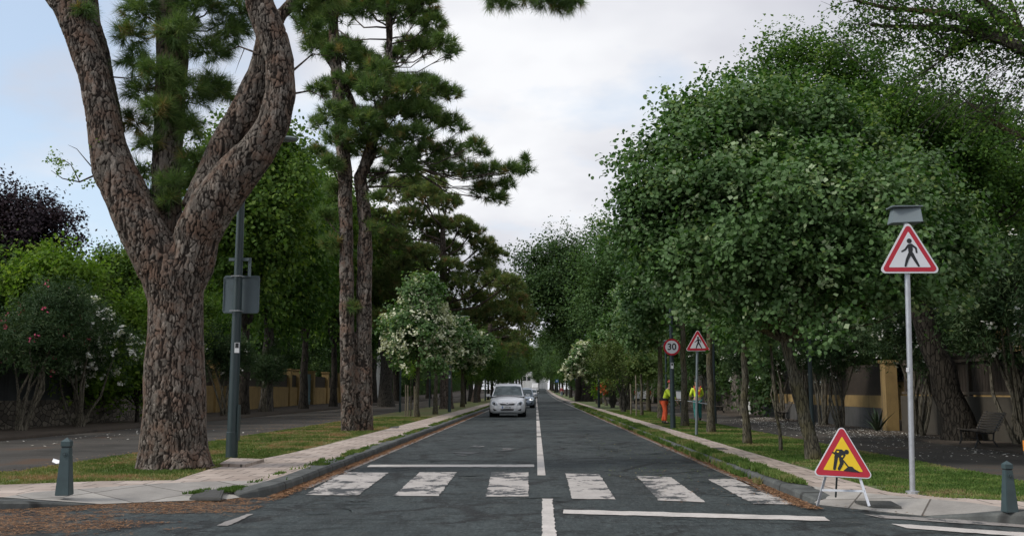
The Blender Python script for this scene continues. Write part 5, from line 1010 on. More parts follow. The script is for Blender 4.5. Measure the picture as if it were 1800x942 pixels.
# ------------------------------------------------------------------ street furniture
def rotpoly(poly, a): return [(x * cos(a) - y_ * sin(a), x * sin(a) + y_ * cos(a)) for x, y_ in poly]
def rtri(side, rc, n=6):
    """rounded equilateral triangle, point up, centred on its centroid"""
    R = side / sqrt(3) - rc; pts = []
    for k in range(3):
        a = pi / 2 + k * 2 * pi / 3; c = (R * cos(a) - 0, R * sin(a)); 
        for i in range(n + 1):
            b_ = a - pi / 3 + i / n * 2 * pi / 3; pts.append((c[0] + rc * cos(b_), c[1] + rc * sin(b_)))
    return pts
def circ(r, n=28, c=(0, 0)): return [(c[0] + r * cos(2 * pi * i / n), c[1] + r * sin(2 * pi * i / n)) for i in range(n)]
def capsule(a, b_, r0, r1, n=5):
    a, b_ = Vector(a), Vector(b_); d = (b_ - a).normalized(); g_ = math.atan2(d.y, d.x); pts = []
    for i in range(n + 1):
        t = g_ + pi / 2 + pi * i / n; pts.append((a.x + r0 * cos(t), a.y + r0 * sin(t)))
    for i in range(n + 1):
        t = g_ - pi / 2 + pi * i / n; pts.append((b_.x + r1 * cos(t), b_.y + r1 * sin(t)))
    return pts
def face(cx, cy, cz, tilt=0, roll=0, yaw=0):
    """sign plane facing -Y; t grows towards the viewer"""
    R = Matrix.Rotation(yaw, 3, 'Z') @ Matrix.Rotation(tilt, 3, 'X') @ Matrix.Rotation(roll, 3, 'Y')
    return lambda u, v, t: Vector((cx, cy, cz)) + R @ Vector((u, -t, v))
def walker(s):
    k = s / 100.0; P_ = []
    P_.append([(x * k, y_ * k) for x, y_ in circ(5.2, 16, (1, 30))])
    P_.append([(x * k, y_ * k) for x, y_ in [(-2, 23), (3, 24.5), (7, 22), (7.5, 12), (6, 2), (-1, 2), (-2, 10)]])
    for c in (((-1, 21), (-8, 12), 2.3, 2), ((-8, 12), (-15, 8), 2, 1.6), ((5, 22), (14, 15), 2.3, 2), ((14, 15), (15, 6), 2, 1.7), ((5, 3), (11, -9), 3.6, 3), ((11, -9), (18, -22), 3, 2.1), ((1, 3), (-5, -9), 3.6, 3), ((-5, -9), (-9, -22), 3, 2.1)): P_.append([(x * k, y_ * k) for x, y_ in capsule(*c)])
    return P_
def tri_sign(parent, side, f, inner, picto, inner_mat, border=.10, white=.035):
    m = MB(); m.prism(rtri(side, side * .07), f, 0, .012, MT['sign_white']); m.prism(rtri(side * .985, side * .065), f, -.02, 0, MT['galv_dark']); m.build('sign_plate', parent)
    m = MB(); m.prism(rtri(side * (1 - white * 2.1), side * .055), f, .012, .0145, MT['sign_red']); m.build('red_border', parent)
    m = MB(); m.prism(rtri(side * inner, side * .012), f, .0145, .0165, inner_mat); m.build('sign_field', parent)
    m = MB()
    for i, poly in enumerate(picto): m.prism(poly, f, .0165, .0185 + i * .0002, MT['sign_black'])
    m.build('pictogram', parent)
# tall pedestrian crossing sign
b_ = G(1604, 867, Z1); cS = P(1595, 447, b_.y)
s_ = thing('traffic_sign', 'red and white triangular pedestrian sign on a tall grey pole at the right corner', 'traffic sign', b_)
lean = (cS.x - b_.x); m = MB(); m.tube([(0, 0, -.05), (lean * .5, 0, 1.4), (lean, 0, cS.z - b_.z + .38)], .031, MT['galv'], 16); m.build('pole', s_, smooth=True)
m = MB(); m.tube([(0, 0, -.02), (0, 0, .03), (0, 0, .035)], [.075, .075, .05], MT['galv'], 12); m.build('base_collar', s_)
tri_sign(s_, .655, face(lean, -.045, cS.z - b_.z - .02), .735, walker(.57), MT['sign_white'])
m = MB(); f = face(lean, 0, 0); zb = cS.z - b_.z
x0, x1 = -.10, .165; za, zt = zb + .375, zb + .56
vs = [(lean - .17, -.02, za), (lean + .17, -.10, za), (lean + .17, .16, za), (lean - .17, .16, za), (lean - .125, .02, zt), (lean + .17, -.04, zt), (lean + .17, .14, zt), (lean - .125, .14, zt)]
m.add(vs, [(3, 2, 1, 0), (4, 5, 6, 7), (0, 1, 5, 4), (1, 2, 6, 5), (2, 3, 7, 6), (3, 0, 4, 7)], MT['box_grey']); m.build('lamp_box', s_, bevel=.006)
m = MB(); m.box((lean + .01, .05, zt + .012), (.36, .22, .014), MT['box_grey'], ry=0); m.build('box_lid', s_)
m = MB(); m.box((0.001, -.0325, 1.42), (.035, .003, .05), MT['white']); m.build('sticker', s_)
# roadworks sign
A, B = G(1437, 888, .02), G(1528, 889, .09); C_ = G(1469, 873, .11)
s_ = thing('roadworks_sign', 'yellow triangular men at work sign on a white folding stand', 'traffic sign', ((A.x + B.x) / 2, A.y, 0)); o0 = Vector(s_.location)
ctr = P(1480, 806, 10.95) - o0; roll = radians(3.0)
f = face(ctr.x, ctr.y - .01, ctr.z - .005, tilt=radians(-9), roll=roll)
def K(poly, k=.0058): return [((x) * k, (y_) * k) for x, y_ in poly]
pg = [circ(4.2, 16, (10, 15)), [(-9, 16), (-8, 19), (2, 19), (7, 15), (8, 9), (5, 4), (1, 0), (-3, 3), (-6, 8), (-9, 7), (-12, 4)], capsule((-8, 16), (-11, 11), 1.3, 1.2), capsule((-14, 13), (-6, 8), 1.4, 1.4), capsule((-8, 6), (-10, -5), 3.2, 2.7), capsule((-10, -5), (-12, -15), 2.7, 2.4), capsule((0, 2), (1, -5), 3.6, 3.2), capsule((1, -5), (-4, -15), 3.0, 2.5), capsule((2, 2), (13, -12), 1.2, 1.2), [(4, -17), (10, -12), (14, -9.5), (19, -10), (23, -14), (31, -18), (32, -19.5), (4, -18)]]
hole = [(-7, 16), (-3, 16), (-4, 13), (-7, 13.5)]
tri_sign(s_, .585, f, .70, [[(x - .018, y_ - .012) for x, y_ in K(p_, .0061)] for p_ in pg], MT['sign_yellow'], white=.018)
m = MB(); m.prism([(x - .018, y_ - .012) for x, y_ in K(hole, .0061)], f, .019, .0212, MT['sign_yellow']); m.prism([(x - .018, y_ - .012) for x, y_ in K([(1, 8), (4, 9), (3, 5.5), (0, 6)], .0061)], f, .019, .0212, MT['sign_yellow']); m.build('pictogram_gap', s_)
def leg(name, p0, p1, wd, mat, th=.012):
    p0, p1 = Vector(p0), Vector(p1); d = (p1 - p0); L_ = d.length; m = MB(); ax = d.normalized(); u = Vector((0, 1, 0)).cross(ax).normalized() * wd / 2; v = ax.cross(u).normalized() * th / 2
    vs = [p0 - u - v, p0 + u - v, p0 + u + v, p0 - u + v, p1 - u - v, p1 + u - v, p1 + u + v, p1 - u + v]; m.add(vs, [(3, 2, 1, 0), (4, 5, 6, 7), (0, 1, 5, 4), (1, 2, 6, 5), (2, 3, 7, 6), (3, 0, 4, 7)], mat); return m.build(name, s_)
a0, b0_ = A - o0, B - o0; c0 = C_ - o0
lt, rt_ = P(1461, 800, 11.0) - o0, P(1499, 802, 11.0) - o0
leg('leg', a0, lt, .026, MT['frame_white']); leg('leg', b0_, rt_, .026, MT['frame_white']); leg('rear_leg', c0, P(1473, 800, 11.15) - o0, .018, MT['post_green'])
leg('crossbar', a0.lerp(lt, .32) + Vector((0, -.008, 0)), b0_.lerp(rt_, .30) + Vector((0, -.008, 0)), .022, MT['frame_white'])
# bollards
def bollard(loc, label, h):
    t = thing('bollard', label, 'bollard', loc, .08, 'tapered bollards at the pavement corners'); m = MB(); k = h / .62
    m.box((0, 0, .245 * k), (.15 * k, .15 * k, .51 * k), MT['bollard'], taper=.60); m.build('post', t, bevel=.006)
    m = MB(); m.box((0, 0, .507 * k), (.083 * k, .083 * k, .014 * k), MT['bollard_dark']); m.build('groove', t)
    m = MB(); m.box((0, 0, .54 * k), (.096 * k, .096 * k, .052 * k), MT['bollard']); m.add([(x * .048 * k, y_ * .048 * k, .566 * k) for x, y_ in ((-1, -1), (1, -1), (1, 1), (-1, 1))] + [(0, 0, .61 * k)], [(0, 1, 4), (1, 2, 4), (2, 3, 4), (3, 0, 4)], MT['bollard']); m.build('cap', t)
    m = MB(); fb = face(0, -.054 * k, .43 * k, tilt=radians(-3)); m.prism(circ(.026 * k), fb, 0, .006, MT['bollard']); m.build('medallion', t); m = MB(); m.prism(circ(.017 * k), fb, .006, .008, MT['bollard_dark']); m.prism(circ(.012 * k), fb, .008, .011, MT['bollard']); m.build('medallion_ring', t)
bollard(tuple(G(113, 868, Z1)), 'dark green tapered bollard on the left corner in front of the grass', .655)
bollard(tuple(G(1775, 898, Z1)), 'dark green tapered bollard near the right edge of the photo', .50)
# lamp posts
def lamp(loc, label, h=5.55, arm=.85, side=1, lean=0.0, r0=.075, group='tall street lamps beside the road', sticker=True):
    t = thing('street_lamp', label, 'street lamp', loc, 0, group); m = MB()
    m.tube([(0, 0, -.05), (0, 0, .45), (0, 0, .46), (lean * .4, 0, h * .4), (lean, 0, h)], [r0 * 1.12, r0 * 1.12, r0, r0 * .9, r0 * .6], MT['post_green'], 14); m.build('pole', t, smooth=True)
    m = MB(); m.tube([(lean - side * .05, 0, h - .06), (lean + side * arm * .5, 0, h - .02), (lean + side * arm * .62, 0, h)], [.03, .026, .026], MT['post_green'], 8); m.build('arm', t, smooth=True)
    m = MB(); hx = lean + side * arm * .8; vs = []
    for z, kx, ky in ((-.035, .9, .9), (0, 1, 1), (.035, .75, .7)):
        for i in range(16): a = 2 * pi * i / 16; vs.append((hx + cos(a) * .24 * kx, sin(a) * .13 * ky, h + .01 + z))
    fs = [(j * 16 + i, j * 16 + (i + 1) % 16, (j + 1) * 16 + (i + 1) % 16, (j + 1) * 16 + i) for j in range(2) for i in range(16)] + [tuple(range(16))[::-1], tuple(range(32, 48))]
    m.add(vs, fs, MT['galv_dark']); hd = m.build('lamp_head', t, smooth=True); m = MB(); m.box((hx, 0, h - .027), (.26, .13, .01), MT['lamp_glass']); m.build('lens', hd)
    if sticker: m = MB(); m.box((lean * .35 + .0, -r0 * .95 - .004, 1.95), (.085, .003, .18), MT['white']); st = m.build('sticker', t); m = MB(); m.box((lean * .35, -r0 * .95 - .0075, 1.99), (.055, .003, .07), MT['sign_black']); m.build('sticker_print', st)
    return t
L1_ = G(407, 805, Z1); top = P(428, 240, L1_.y)
lp = lamp(tuple(L1_), 'nearest dark green street lamp, partly behind the big pine', 5.72, .95, 1, lean=top.x - L1_.x, r0=.092, sticker=False)
m = MB(); m.box((.06, -.1, 1.93), (.085, .004, .18), MT['white']); st = m.build('sticker', lp); m = MB(); m.box((.06, -.104, 1.97), (.06, .003, .085), MT['sign_black']); m.build('sticker_print', st)
m = MB(); m.box((.105, 0, .62), (.03, .11, .62), MT['post_green']); m.build('side_strip', lp)
ctr = P(424, 517.5, L1_.y + .12)
sg = thing('road_sign_back', 'grey backs of two joined sign plates strapped to the nearest lamp post', 'traffic sign', ctr)
def rrect(w_, h_, rc, n=4):
    pts = []
    for sx, sy, a0_ in ((1, 1, 0), (-1, 1, pi / 2), (-1, -1, pi), (1, -1, 3 * pi / 2)):
        for i in range(n + 1): a = a0_ + i / n * pi / 2; pts.append((sx * (w_ / 2 - rc) + rc * cos(a), sy * (h_ / 2 - rc) + rc * sin(a)))
    return pts
m = MB(); m.prism(rrect(.655, .685, .05), lambda u, v, t: Vector((u, t, v)), 0, .02, MT['sign_back']); m.build('sign_plate', sg)
m = MB()
for z in (.318, -.318): m.box((0, -.006, z), (.60, .012, .022), MT['sign_back'])
for x in (-.318, .318): m.box((x, -.006, 0), (.014, .012, .60), MT['sign_back'])
m.build('stiffener', sg)
for z in (.31, -.31):
    m = MB(); m.box((-.04, -.235, z), (.15, .02, .018), MT['galv']); m.box((-.125, -.12, z), (.015, .22, .018), MT['galv']); m.box((.045, -.12, z), (.015, .22, .018), MT['galv']); m.build('strap', sg)
m = MB(); m.box((-.02, -.12, .62), (.37, .03, .055), MT['sign_back']); m.box((.165, -.1, .48), (.05, .03, .34), MT['sign_back']); m.build('side_bracket', sg)
lamp(tuple(G(790, 723.5, Z1)), 'left street lamp with a white sticker beside the flowering limes', 5.3, 1.0, 1, r0=.08)
b_ = G(1053, 715.4, Z1); lamp(tuple(b_), 'right street lamp with its head showing against the dark trees', 5.1, 1.0, -1, r0=.09)
l30 = G(1183, 753, Z1); lamp(tuple(l30), 'right street lamp carrying the 30 speed limit sign', 5.3, 1.0, -1, r0=.075)
for px, py, lb in ((853, 704, 'distant left street lamp just above the minivan roof'), (1015, 704.5, 'distant right street lamp beside the blue sign')):
    b_ = G(px, py, Z1); lamp(tuple(b_), lb, 5.3, 1.0, 1 if px < 940 else -1, r0=.09)
def pathlamp(px, py, label, h=3.4, r0=.05, X=None, Y=None):
    b_ = G(px, py, Z1) if X is None else Vector((X, Y, Z1)); t = thing('path_lamp', label, 'lamp post', b_, 0, 'slim lamp posts along the side paths'); m = MB(); m.tube([(0, 0, -.05), (0, 0, .5), (0, 0, .51), (0, 0, h)], [r0 * 1.3, r0 * 1.3, r0, r0 * .9], MT['post_green'], 10); m.build('pole', t, smooth=True)
    m = MB(); m.tube([(0, 0, h), (0, 0, h + .05), (0, 0, h + .3), (0, 0, h + .36)], [.06, .16, .2, .03], MT['post_green'], 12); m.build('lantern', t, smooth=True)
pathlamp(703, 724, 'slim dark post on the left path, nearer of two by the stakes'); pathlamp(755, 715.5, 'slim dark post on the left path behind the second flowering lime')
pathlamp(1257, 745, 'slim dark post just behind the mossy lime right of the worker'); pathlamp(1428.5, 778, 'slim dark post rising behind the big leaning lime trunk'); pathlamp(1172, 727, 'slim green post behind the stooping worker')
# 30 sign
s_ = thing('speed_sign', 'round red bordered 30 speed limit sign on the dark lamp post', 'traffic sign', (l30.x, l30.y - .085, 0)); cz = P(1184, 610, l30.y).z; f = face(0, 0, cz)
m = MB(); m.prism(circ(.262), f, 0, .012, MT['sign_red']); m.prism(circ(.258), f, -.014, 0, MT['galv_dark']); m.build('sign_plate', s_); m = MB(); m.prism(circ(.205), f, .012, .0145, MT['sign_white']); m.build('sign_field', s_)
def text(body, size, loc, parent, mat, name='lettering', off=.012, rot=(pi / 2, 0, 0), ext=.001):
    c = bpy.data.curves.new(name, 'FONT'); c.body = body; c.size = size; c.align_x = 'CENTER'; c.align_y = 'CENTER'; c.offset = off * size; c.extrude = ext
    o = bpy.data.objects.new('tmp', c); COL.objects.link(o); dg = bpy.context.evaluated_depsgraph_get(); me = bpy.data.meshes.new_from_object(o.evaluated_get(dg)); bpy.data.objects.remove(o); me.materials.clear(); me.materials.append(mat)
    q = link(name, me, parent); q.location = loc; q.rotation_euler = rot; return q
text('30', .285, (0, -.0165, cz), s_, MT['sign_black'], off=.02)
# second pedestrian sign
b_ = G(1224, 765, Z1); s_ = thing('traffic_sign', 'smaller pedestrian triangle on a short grey pole beside the 30 sign', 'traffic sign', b_); ct = P(1226, 602, b_.y); lean = ct.x - b_.x
m = MB(); m.tube([(0, 0, -.05), (lean, 0, ct.z - b_.z + .1)], .036, MT['galv_dark'], 12); m.build('pole', s_, smooth=True)
tri_sign(s_, .60, face(lean, -.05, ct.z - b_.z - .03), .70, walker(.53), MT['sign_white'], white=.018)
# small blue signs
for px, pb, py, sh, lb in ((1015.5, 703.5, 666, 'c', 'round blue sign farther up the right pavement'), (1000.5, 699.8, 666, 's', 'square blue sign left of the round blue one'), (979, 696.5, 669, 's', 'tiny distant blue sign nearest the pedestrian in red')):
    b_ = G(px, pb, Z1); ct = P(px, py, b_.y); s_ = thing('blue_sign', lb, 'traffic sign', b_); m = MB(); m.tube([(0, 0, -.05), (0, 0, ct.z - b_.z)], .05, MT['post_green'], 8); m.build('pole', s_)
    f = face(0, -.07, ct.z - b_.z); m = MB(); m.prism(circ(.33) if sh == 'c' else rrect(.6, .6, .06), f, 0, .02, MT['sign_blue']); m.build('sign_plate', s_); m = MB(); m.prism(rrect(.12, .3, .03), f, .02, .024, MT['sign_white']); m.build('sign_mark', s_)
# benches
def bench(loc, rz, label):
    t = thing('park_bench', label, 'bench', loc, rz, 'slatted benches beside the right path')
    m = MB()
    for i in range(6): m.box((-.05 - i * .075 + .2, 0, .43 + .012 * abs(i - 2)), (.055, 1.75, .028), MT['slatwood'], ry=.05)
    m.build('seat', t); m = MB()
    for i in range(7): m.box((.26 + i * .034, 0, .50 + i * .072), (.026, 1.75, .055), MT['slatwood'], ry=.42)
    m.build('backrest', t)
    for y_ in (-.68, .68):
        m = MB(); m.tube([(-.28, y_, 0), (-.2, y_, .2), (-.22, y_, .4), (.2, y_, .4), (.5, y_, .98)], .022, MT['iron'], 6); m.tube([(.3, y_, 0), (.18, y_, .2), (.2, y_, .4)], .022, MT['iron'], 6); m.tube([(-.1, y_, .4), (-.05, y_, .2), (.16, y_, .2)], .016, MT['iron'], 6); m.build('leg', t, smooth=True)
    return t
bn = bench((9.35, 21.6, .13), -.15, 'slatted wooden bench nearest the camera under the white oleander'); bn.scale = (.78, .9, .74)
for loc, lb in (((9.5, 39.2, .15), 'slatted bench in the middle, behind the leaning lime trunk'), ((9.6, 52.8, .15), 'farthest slatted bench, before the beige stone wall')):
    c = copy_tree(bn); c.location = loc; c['label'] = lb
# covers, slab, rubbish
def cover(pts, z, label, name='utility_cover', mat='cover', cat='manhole cover', th=.02, zs=None):
    if zs:
        q = [G(*p_, z_) for p_, z_ in zip(pts, zs)]; c = sum(q, Vector()) / 4; t = thing(name, label, cat, tuple(c)); m = MB(); vs = [a - c + Vector((0, 0, -.02)) for a in q] + [a - c + Vector((0, 0, .008)) for a in q]; F_ = [(3, 2, 1, 0), (4, 5, 6, 7), (0, 1, 5, 4), (1, 2, 6, 5), (2, 3, 7, 6), (3, 0, 4, 7)]; m.add(vs, F_, MT[mat]); m.build('lid', t); m = MB(); m.add([(a - c) * .85 + Vector((0, 0, .006)) for a in q] + [(a - c) * .85 + Vector((0, 0, .012)) for a in q], F_, MT[mat]); m.build('inset', t); return t
    c = sum((Vector((*G(*p_, z).xy, 0)) for p_ in pts), Vector()) / len(pts); m = MB(); pl = [G(*p_, z).xy - c.xy for p_ in pts]
    m.prism([(a.x, a.y) for a in pl], lambda u, v, t: Vector((u, v, t)), -.09, .008, MT[mat]); t = thing(name, label, cat, (c.x, c.y, z)); m.build('lid', t); m = MB()
    m.prism([(a.x * .86, a.y * .86) for a in pl], lambda u, v, t: Vector((u, v, t)), .008, .011, MT[mat]); m.build('inset', t); return t
cover([(346, 861), (394, 861), (388, 876), (333, 876)], .065, 'dark utility cover in the left corner paving', zs=(.075, .085, .04, .03))
cover([(1502, 880), (1566, 881), (1585, 891), (1536, 890)], .085, 'dark utility cover in the right corner paving', zs=(.075, .095, .06, .045))
cover([(1244, 787), (1272, 787), (1280, 789.5), (1250, 789.5)], Z1, 'narrow dark cover on the right pavement')
cover([(672, 749), (702, 749), (700, 752), (672, 752)], Z1, 'small cover in the grass right of the twin pine')
m = MB(); pl = [G(386, 819, Z1).xy, G(430, 821, Z1).xy, G(464, 811, Z1).xy, G(405, 809, Z1).xy]; m.prism([(a.x, a.y) for a in pl], lambda u, v, t: Vector((u, v, t + .02 * (a_ := 0))), Z1 - .02, Z1 + .045, MT['paving']); o = m.build('lifted_slab'); tag(o, 'raised paving slab lifted beside the nearest lamp post', 'paving slab')
b_ = G(98, 815, Z1); r = np.random.default_rng(4); vs = [tuple(b_ + Vector((r.normal(0, .07), r.normal(0, .05), abs(r.normal(0, .035)) + .012))) for _ in range(22)]; bm = bmesh.new(); [bm.verts.new(v) for v in vs]; bmesh.ops.convex_hull(bm, input=bm.verts); me = bpy.data.meshes.new('crumpled_paper'); bm.to_mesh(me); bm.free(); me.materials.append(MT['white']); tag(link('crumpled_paper', me), 'crumpled white paper on the grass left of the bollard', 'litter')
# orange barrier at the right edge
b_ = G(1814, 926, 0); t = thing('barrier', 'orange plastic barrier just entering at the right edge', 'barrier', b_)
m = MB(); m.box((0, 0, .27), (.045, .05, .54), MT['orange']); m.build('post', t); m = MB(); m.box((.75, 0, .72), (1.5, .03, .2), MT['orange']); m.build('board', t); m = MB(); m.box((1.45, 0, .27), (.045, .05, .54), MT['orange']); m.build('post', t); m = MB(); m.box((0, 0, .77), (.05, .055, .1), MT['orange']); m.box((0, 0, .63), (.04, .04, .2), MT['white']); m.build('post_cap', t)

# ------------------------------------------------------------------ vehicles
def car(loc, label, paint, H=1.62, Wd=.89, Lg=4.4, lit=False, plate='', scale=1.0, name='minivan', group=None, hood=1.0):
    t = thing(name, label, 'car', loc, 0, group); t.scale = (scale,) * 3; p = MT[paint]
    st = [(0, .66, .30, .58), (.05, .76, .22, .70), (.18, .84, .18, .80), (.45, .88, .17, .88), (.85, .89, .18, .95), (1.1, .89, .18, 1.0), (2.2, .90, .18, 1.02), (3.4, .89, .18, 1.02), (4.1, .87, .2, 1.0), (4.35, .80, .25, .95), (4.4, .7, .35, .85)]
    vs = []; kw = Wd / .89
    for (y_, w_, zb_, zt_) in st:
        w_ *= kw; zt_ *= hood; zm = (zb_ + zt_) / 2
        prof = [(0, zb_), (w_ * .8, zb_), (w_ * .96, zb_ + .08), (w_, zm - .05), (w_ * .995, zm + .12), (w_ * .95, zt_ - .09), (w_ * .84, zt_ - .02), (w_ * .45, zt_ + .03), (0, zt_ + .045)]
        prof = prof + [(-x, z) for x, z in prof[-2:0:-1]]
        for x, z in prof: vs.append((x, y_, z))
    n = 16; fs = [(i * n + k, i * n + (k + 1) % n, (i + 1) * n + (k + 1) % n, (i + 1) * n + k) for i in range(len(st) - 1) for k in range(n)] + [tuple(range(n))[::-1], tuple((len(st) - 1) * n + k for k in range(n))]
    bodyv, bodyf = vs, fs; m = MB(); m.add(vs, fs, p); m.build('body', t, smooth=True)
    # cabin
    zb_ = 1.0 * hood; C1 = [(.98, .80, zb_), (1.75, .66, H - .10), (2.3, .64, H), (3.3, .63, H - .02), (4.05, .62, H - .10), (4.33, .78, zb_)]
    vs = []
    for (y_, w_, z) in C1: vs += [(-w_ * kw, y_, z), (-w_ * kw * .55, y_ - .05 * (y_ < 2), z + .03), (w_ * kw * .55, y_ - .05 * (y_ < 2), z + .03), (w_ * kw, y_, z)]
    lowv = len(vs)
    for (y_, w_, z) in C1: vs += [(-.82 * kw, y_, zb_ - .05), (.82 * kw, y_, zb_ - .05)]
    fs = [(i * 4 + k, i * 4 + k + 1, (i + 1) * 4 + k + 1, (i + 1) * 4 + k) for i in range(5) for k in range(3)]
    for i in range(5): fs += [(lowv + 2 * i, lowv + 2 * i + 2, (i + 1) * 4, i * 4), (lowv + 2 * i + 1, i * 4 + 3, (i + 1) * 4 + 3, lowv + 2 * i + 3)]
    m = MB(); m.add(vs, fs, p); m.build('roof', t, smooth=True)
    def L2(a, b_, u): return tuple(a[i] * (1 - u) + b_[i] * u for i in range(3))
    m = MB(); e = .012; c0, c1 = C1[0], C1[1]; rows = []
    for u in (.06, .5, .93):
        y_, w_, z = L2(c0, c1, u); rows.append([(-w_ * kw * .93, y_ - e, z + e), (-w_ * kw * .55, y_ - e - .055, z + e + .03), (w_ * kw * .55, y_ - e - .055, z + e + .03), (w_ * kw * .93, y_ - e, z + e)])
    vv = sum(rows, []); m.add(vv, [(i * 4 + k, i * 4 + k + 1, (i + 1) * 4 + k + 1, (i + 1) * 4 + k) for i in range(2) for k in range(3)], MT['carglass']); m.build('windscreen', t, smooth=True)
    for s in (-1, 1):
        m = MB(); m.add([(s * .825 * kw, 1.35, zb_ + .04), (s * .70 * kw, 1.85, H - .17), (s * .675 * kw, 2.5, H - .13), (s * .81 * kw, 2.5, zb_ + .04)], [(0, 1, 2, 3)], MT['carglass']); m.add([(s * .81 * kw, 2.6, zb_ + .04), (s * .675 * kw, 2.6, H - .13), (s * .66 * kw, 3.6, H - .15), (s * .815 * kw, 3.75, zb_ + .04)], [(0, 1, 2, 3)], MT['carglass']); m.build('side_window', t)
    m = MB(); m.tube([(-.56 * kw, .93, zb_ + .05), (-.1, .85, zb_ + .075), (.2, .86, zb_ + .07)], .008, MT['trim'], 4); m.build('wiper', t)
    # front details
    bv = BVHTree.FromPolygons([Vector(a) for a in bodyv], bodyf)
    def fb(u, v, tt):
        h_ = bv.ray_cast(Vector((u, -3, v)), Vector((0, 1, 0)))[0]
        return Vector((u, (h_.y if h_ else .3) - max(tt, 0) * .55 + (.03 if tt <= 0 else 0), v))
    def fpoly(poly, t0, t1, mat, nm):
        m = MB(); m.prism(poly, fb, t0, t1, mat); return m.build(nm, t)
    fpoly([(-.37, .66), (-.30, .60), (.30, .60), (.37, .66), (.34, .685), (-.34, .685)], .02, .06, MT['trim'], 'grille')
    fpoly([(-.44, .70), (-.1, .665), (0, .64), (.1, .665), (.44, .70), (.42, .72), (.1, .69), (0, .675), (-.1, .69), (-.42, .72)], .03, .075, MT['chrome'], 'grille_bar')
    em = fpoly(circ(.05, 16, (0, .672)), .05, .082, MT['chrome'], 'emblem'); m = MB(); m.prism(circ(.035, 16, (0, .672)), fb, .082, .085, MT['trim']); m.build('emblem_field', t)
    fpoly([(-.34, .40), (-.30, .33), (.30, .33), (.34, .40)], .03, .055, MT['trim'], 'lower_intake')
    fpoly([(-.44, .30), (-.40, .275), (.40, .275), (.44, .30), (.38, .31), (-.38, .31)], .03, .075, p, 'bumper_lip')
    fpoly([(-.80, .215), (.80, .215), (.78, .27), (-.78, .27)], .0, .03, MT['trim'], 'valance')
    fpoly([(-.46, .725), (-.2, .70), (.2, .70), (.46, .725), (.46, .735), (.2, .712), (-.2, .712), (-.46, .735)], 0, .012, MT['trim'], 'bonnet_seam')
    for s in (-1, 1):
        po = [(s * .45, .56), (s * .49, .56), (s * .37, .33), (s * .33, .30)]
        fpoly(po if s > 0 else po[::-1], 0, .05, p, 'bumper_rib')
        po = [(s * .47, .60), (s * .66, .585), (s * .735, .64), (s * .75, .74), (s * .66, .78), (s * .53, .70)]
        if s < 0: po = po[::-1]
        fpoly(po, -.03, .04, MT['lit'] if lit and s > 0 else MT['lamp_glass'], 'headlight')
        fpoly(circ(.062, 12, (s * .64, .665)), .02, .058, MT['trim'], 'headlight_bowl')
        po = [(s * .50, .33), (s * .66, .33), (s * .70, .43), (s * .62, .40)]
        if s < 0: po = po[::-1]
        fpoly(po, -.03, .035, MT['trim'], 'fog_lamp_recess')
        m = MB(); m.box((s * .99 * kw, 1.32, zb_ + .06), (.20, .09, .13), p, rz=s * .15); m.box((s * .88 * kw, 1.34, zb_ + .0), (.10, .05, .04), MT['trim']); m.build('wing_mirror', t, bevel=.02)
    pl_ = fpoly([(-.26, .43), (.26, .43), (.26, .54), (-.26, .54)], .035, .075, MT['white'], 'number_plate')
    m = MB(); m.box((-.235, min(v_.co.y for v_ in pl_.data.vertices) - .003, .485), (.045, .01, .105), MT['sign_blue']); m.build('plate_strip', pl_)
    if plate: text(plate, .085, (.03, min(v_.co.y for v_ in pl_.data.vertices) - .004, .485), pl_, MT['sign_black'], off=.01)
    for s in (-1, 1):
        for y_ in (.88, 3.5):
            m = MB(); m.tube([(s * (.60) * kw, y_, .32), (s * .62 * kw, y_, .32), (s * .86 * kw, y_, .32), (s * .885 * kw, y_, .32)], [.25, .32, .32, .28], MT['tyre'], 24); w_ = m.build('wheel', t, smooth=True)
            m = MB(); m.tube([(s * .87 * kw, y_, .32), (s * .895 * kw, y_, .32)], [.21, .19], MT['rim'], 16); m.build('rim', w_)
            m = MB(); m.tube([(s * .5 * kw, y_, .34), (s * .893 * kw, y_, .34)], .375, MT['trim'], 24); m.build('wheel_arch', t)
    return t
GC = 'oncoming cars in the left lane'
car((-1.40, 49.0, 0), 'silver minivan driving towards the camera, nearest of the oncoming cars', 'car_silver', plate='1597 JBJ', group=GC)
car((-.95, 74.5, 0), 'pale blue silver car with a lit headlamp right behind the minivan', 'car_blue', H=1.48, Wd=.86, lit=True, name='car', group=GC, hood=.92)
car((-.62, 159, .01), 'white car third in the oncoming line', 'car_white', H=1.48, Wd=.88, name='car', group=GC, hood=.92)
car((-1.9, 205, .4), 'grey car behind the white car in the oncoming line', 'car_silver', H=1.5, Wd=.88, name='car', group=GC, hood=.92)
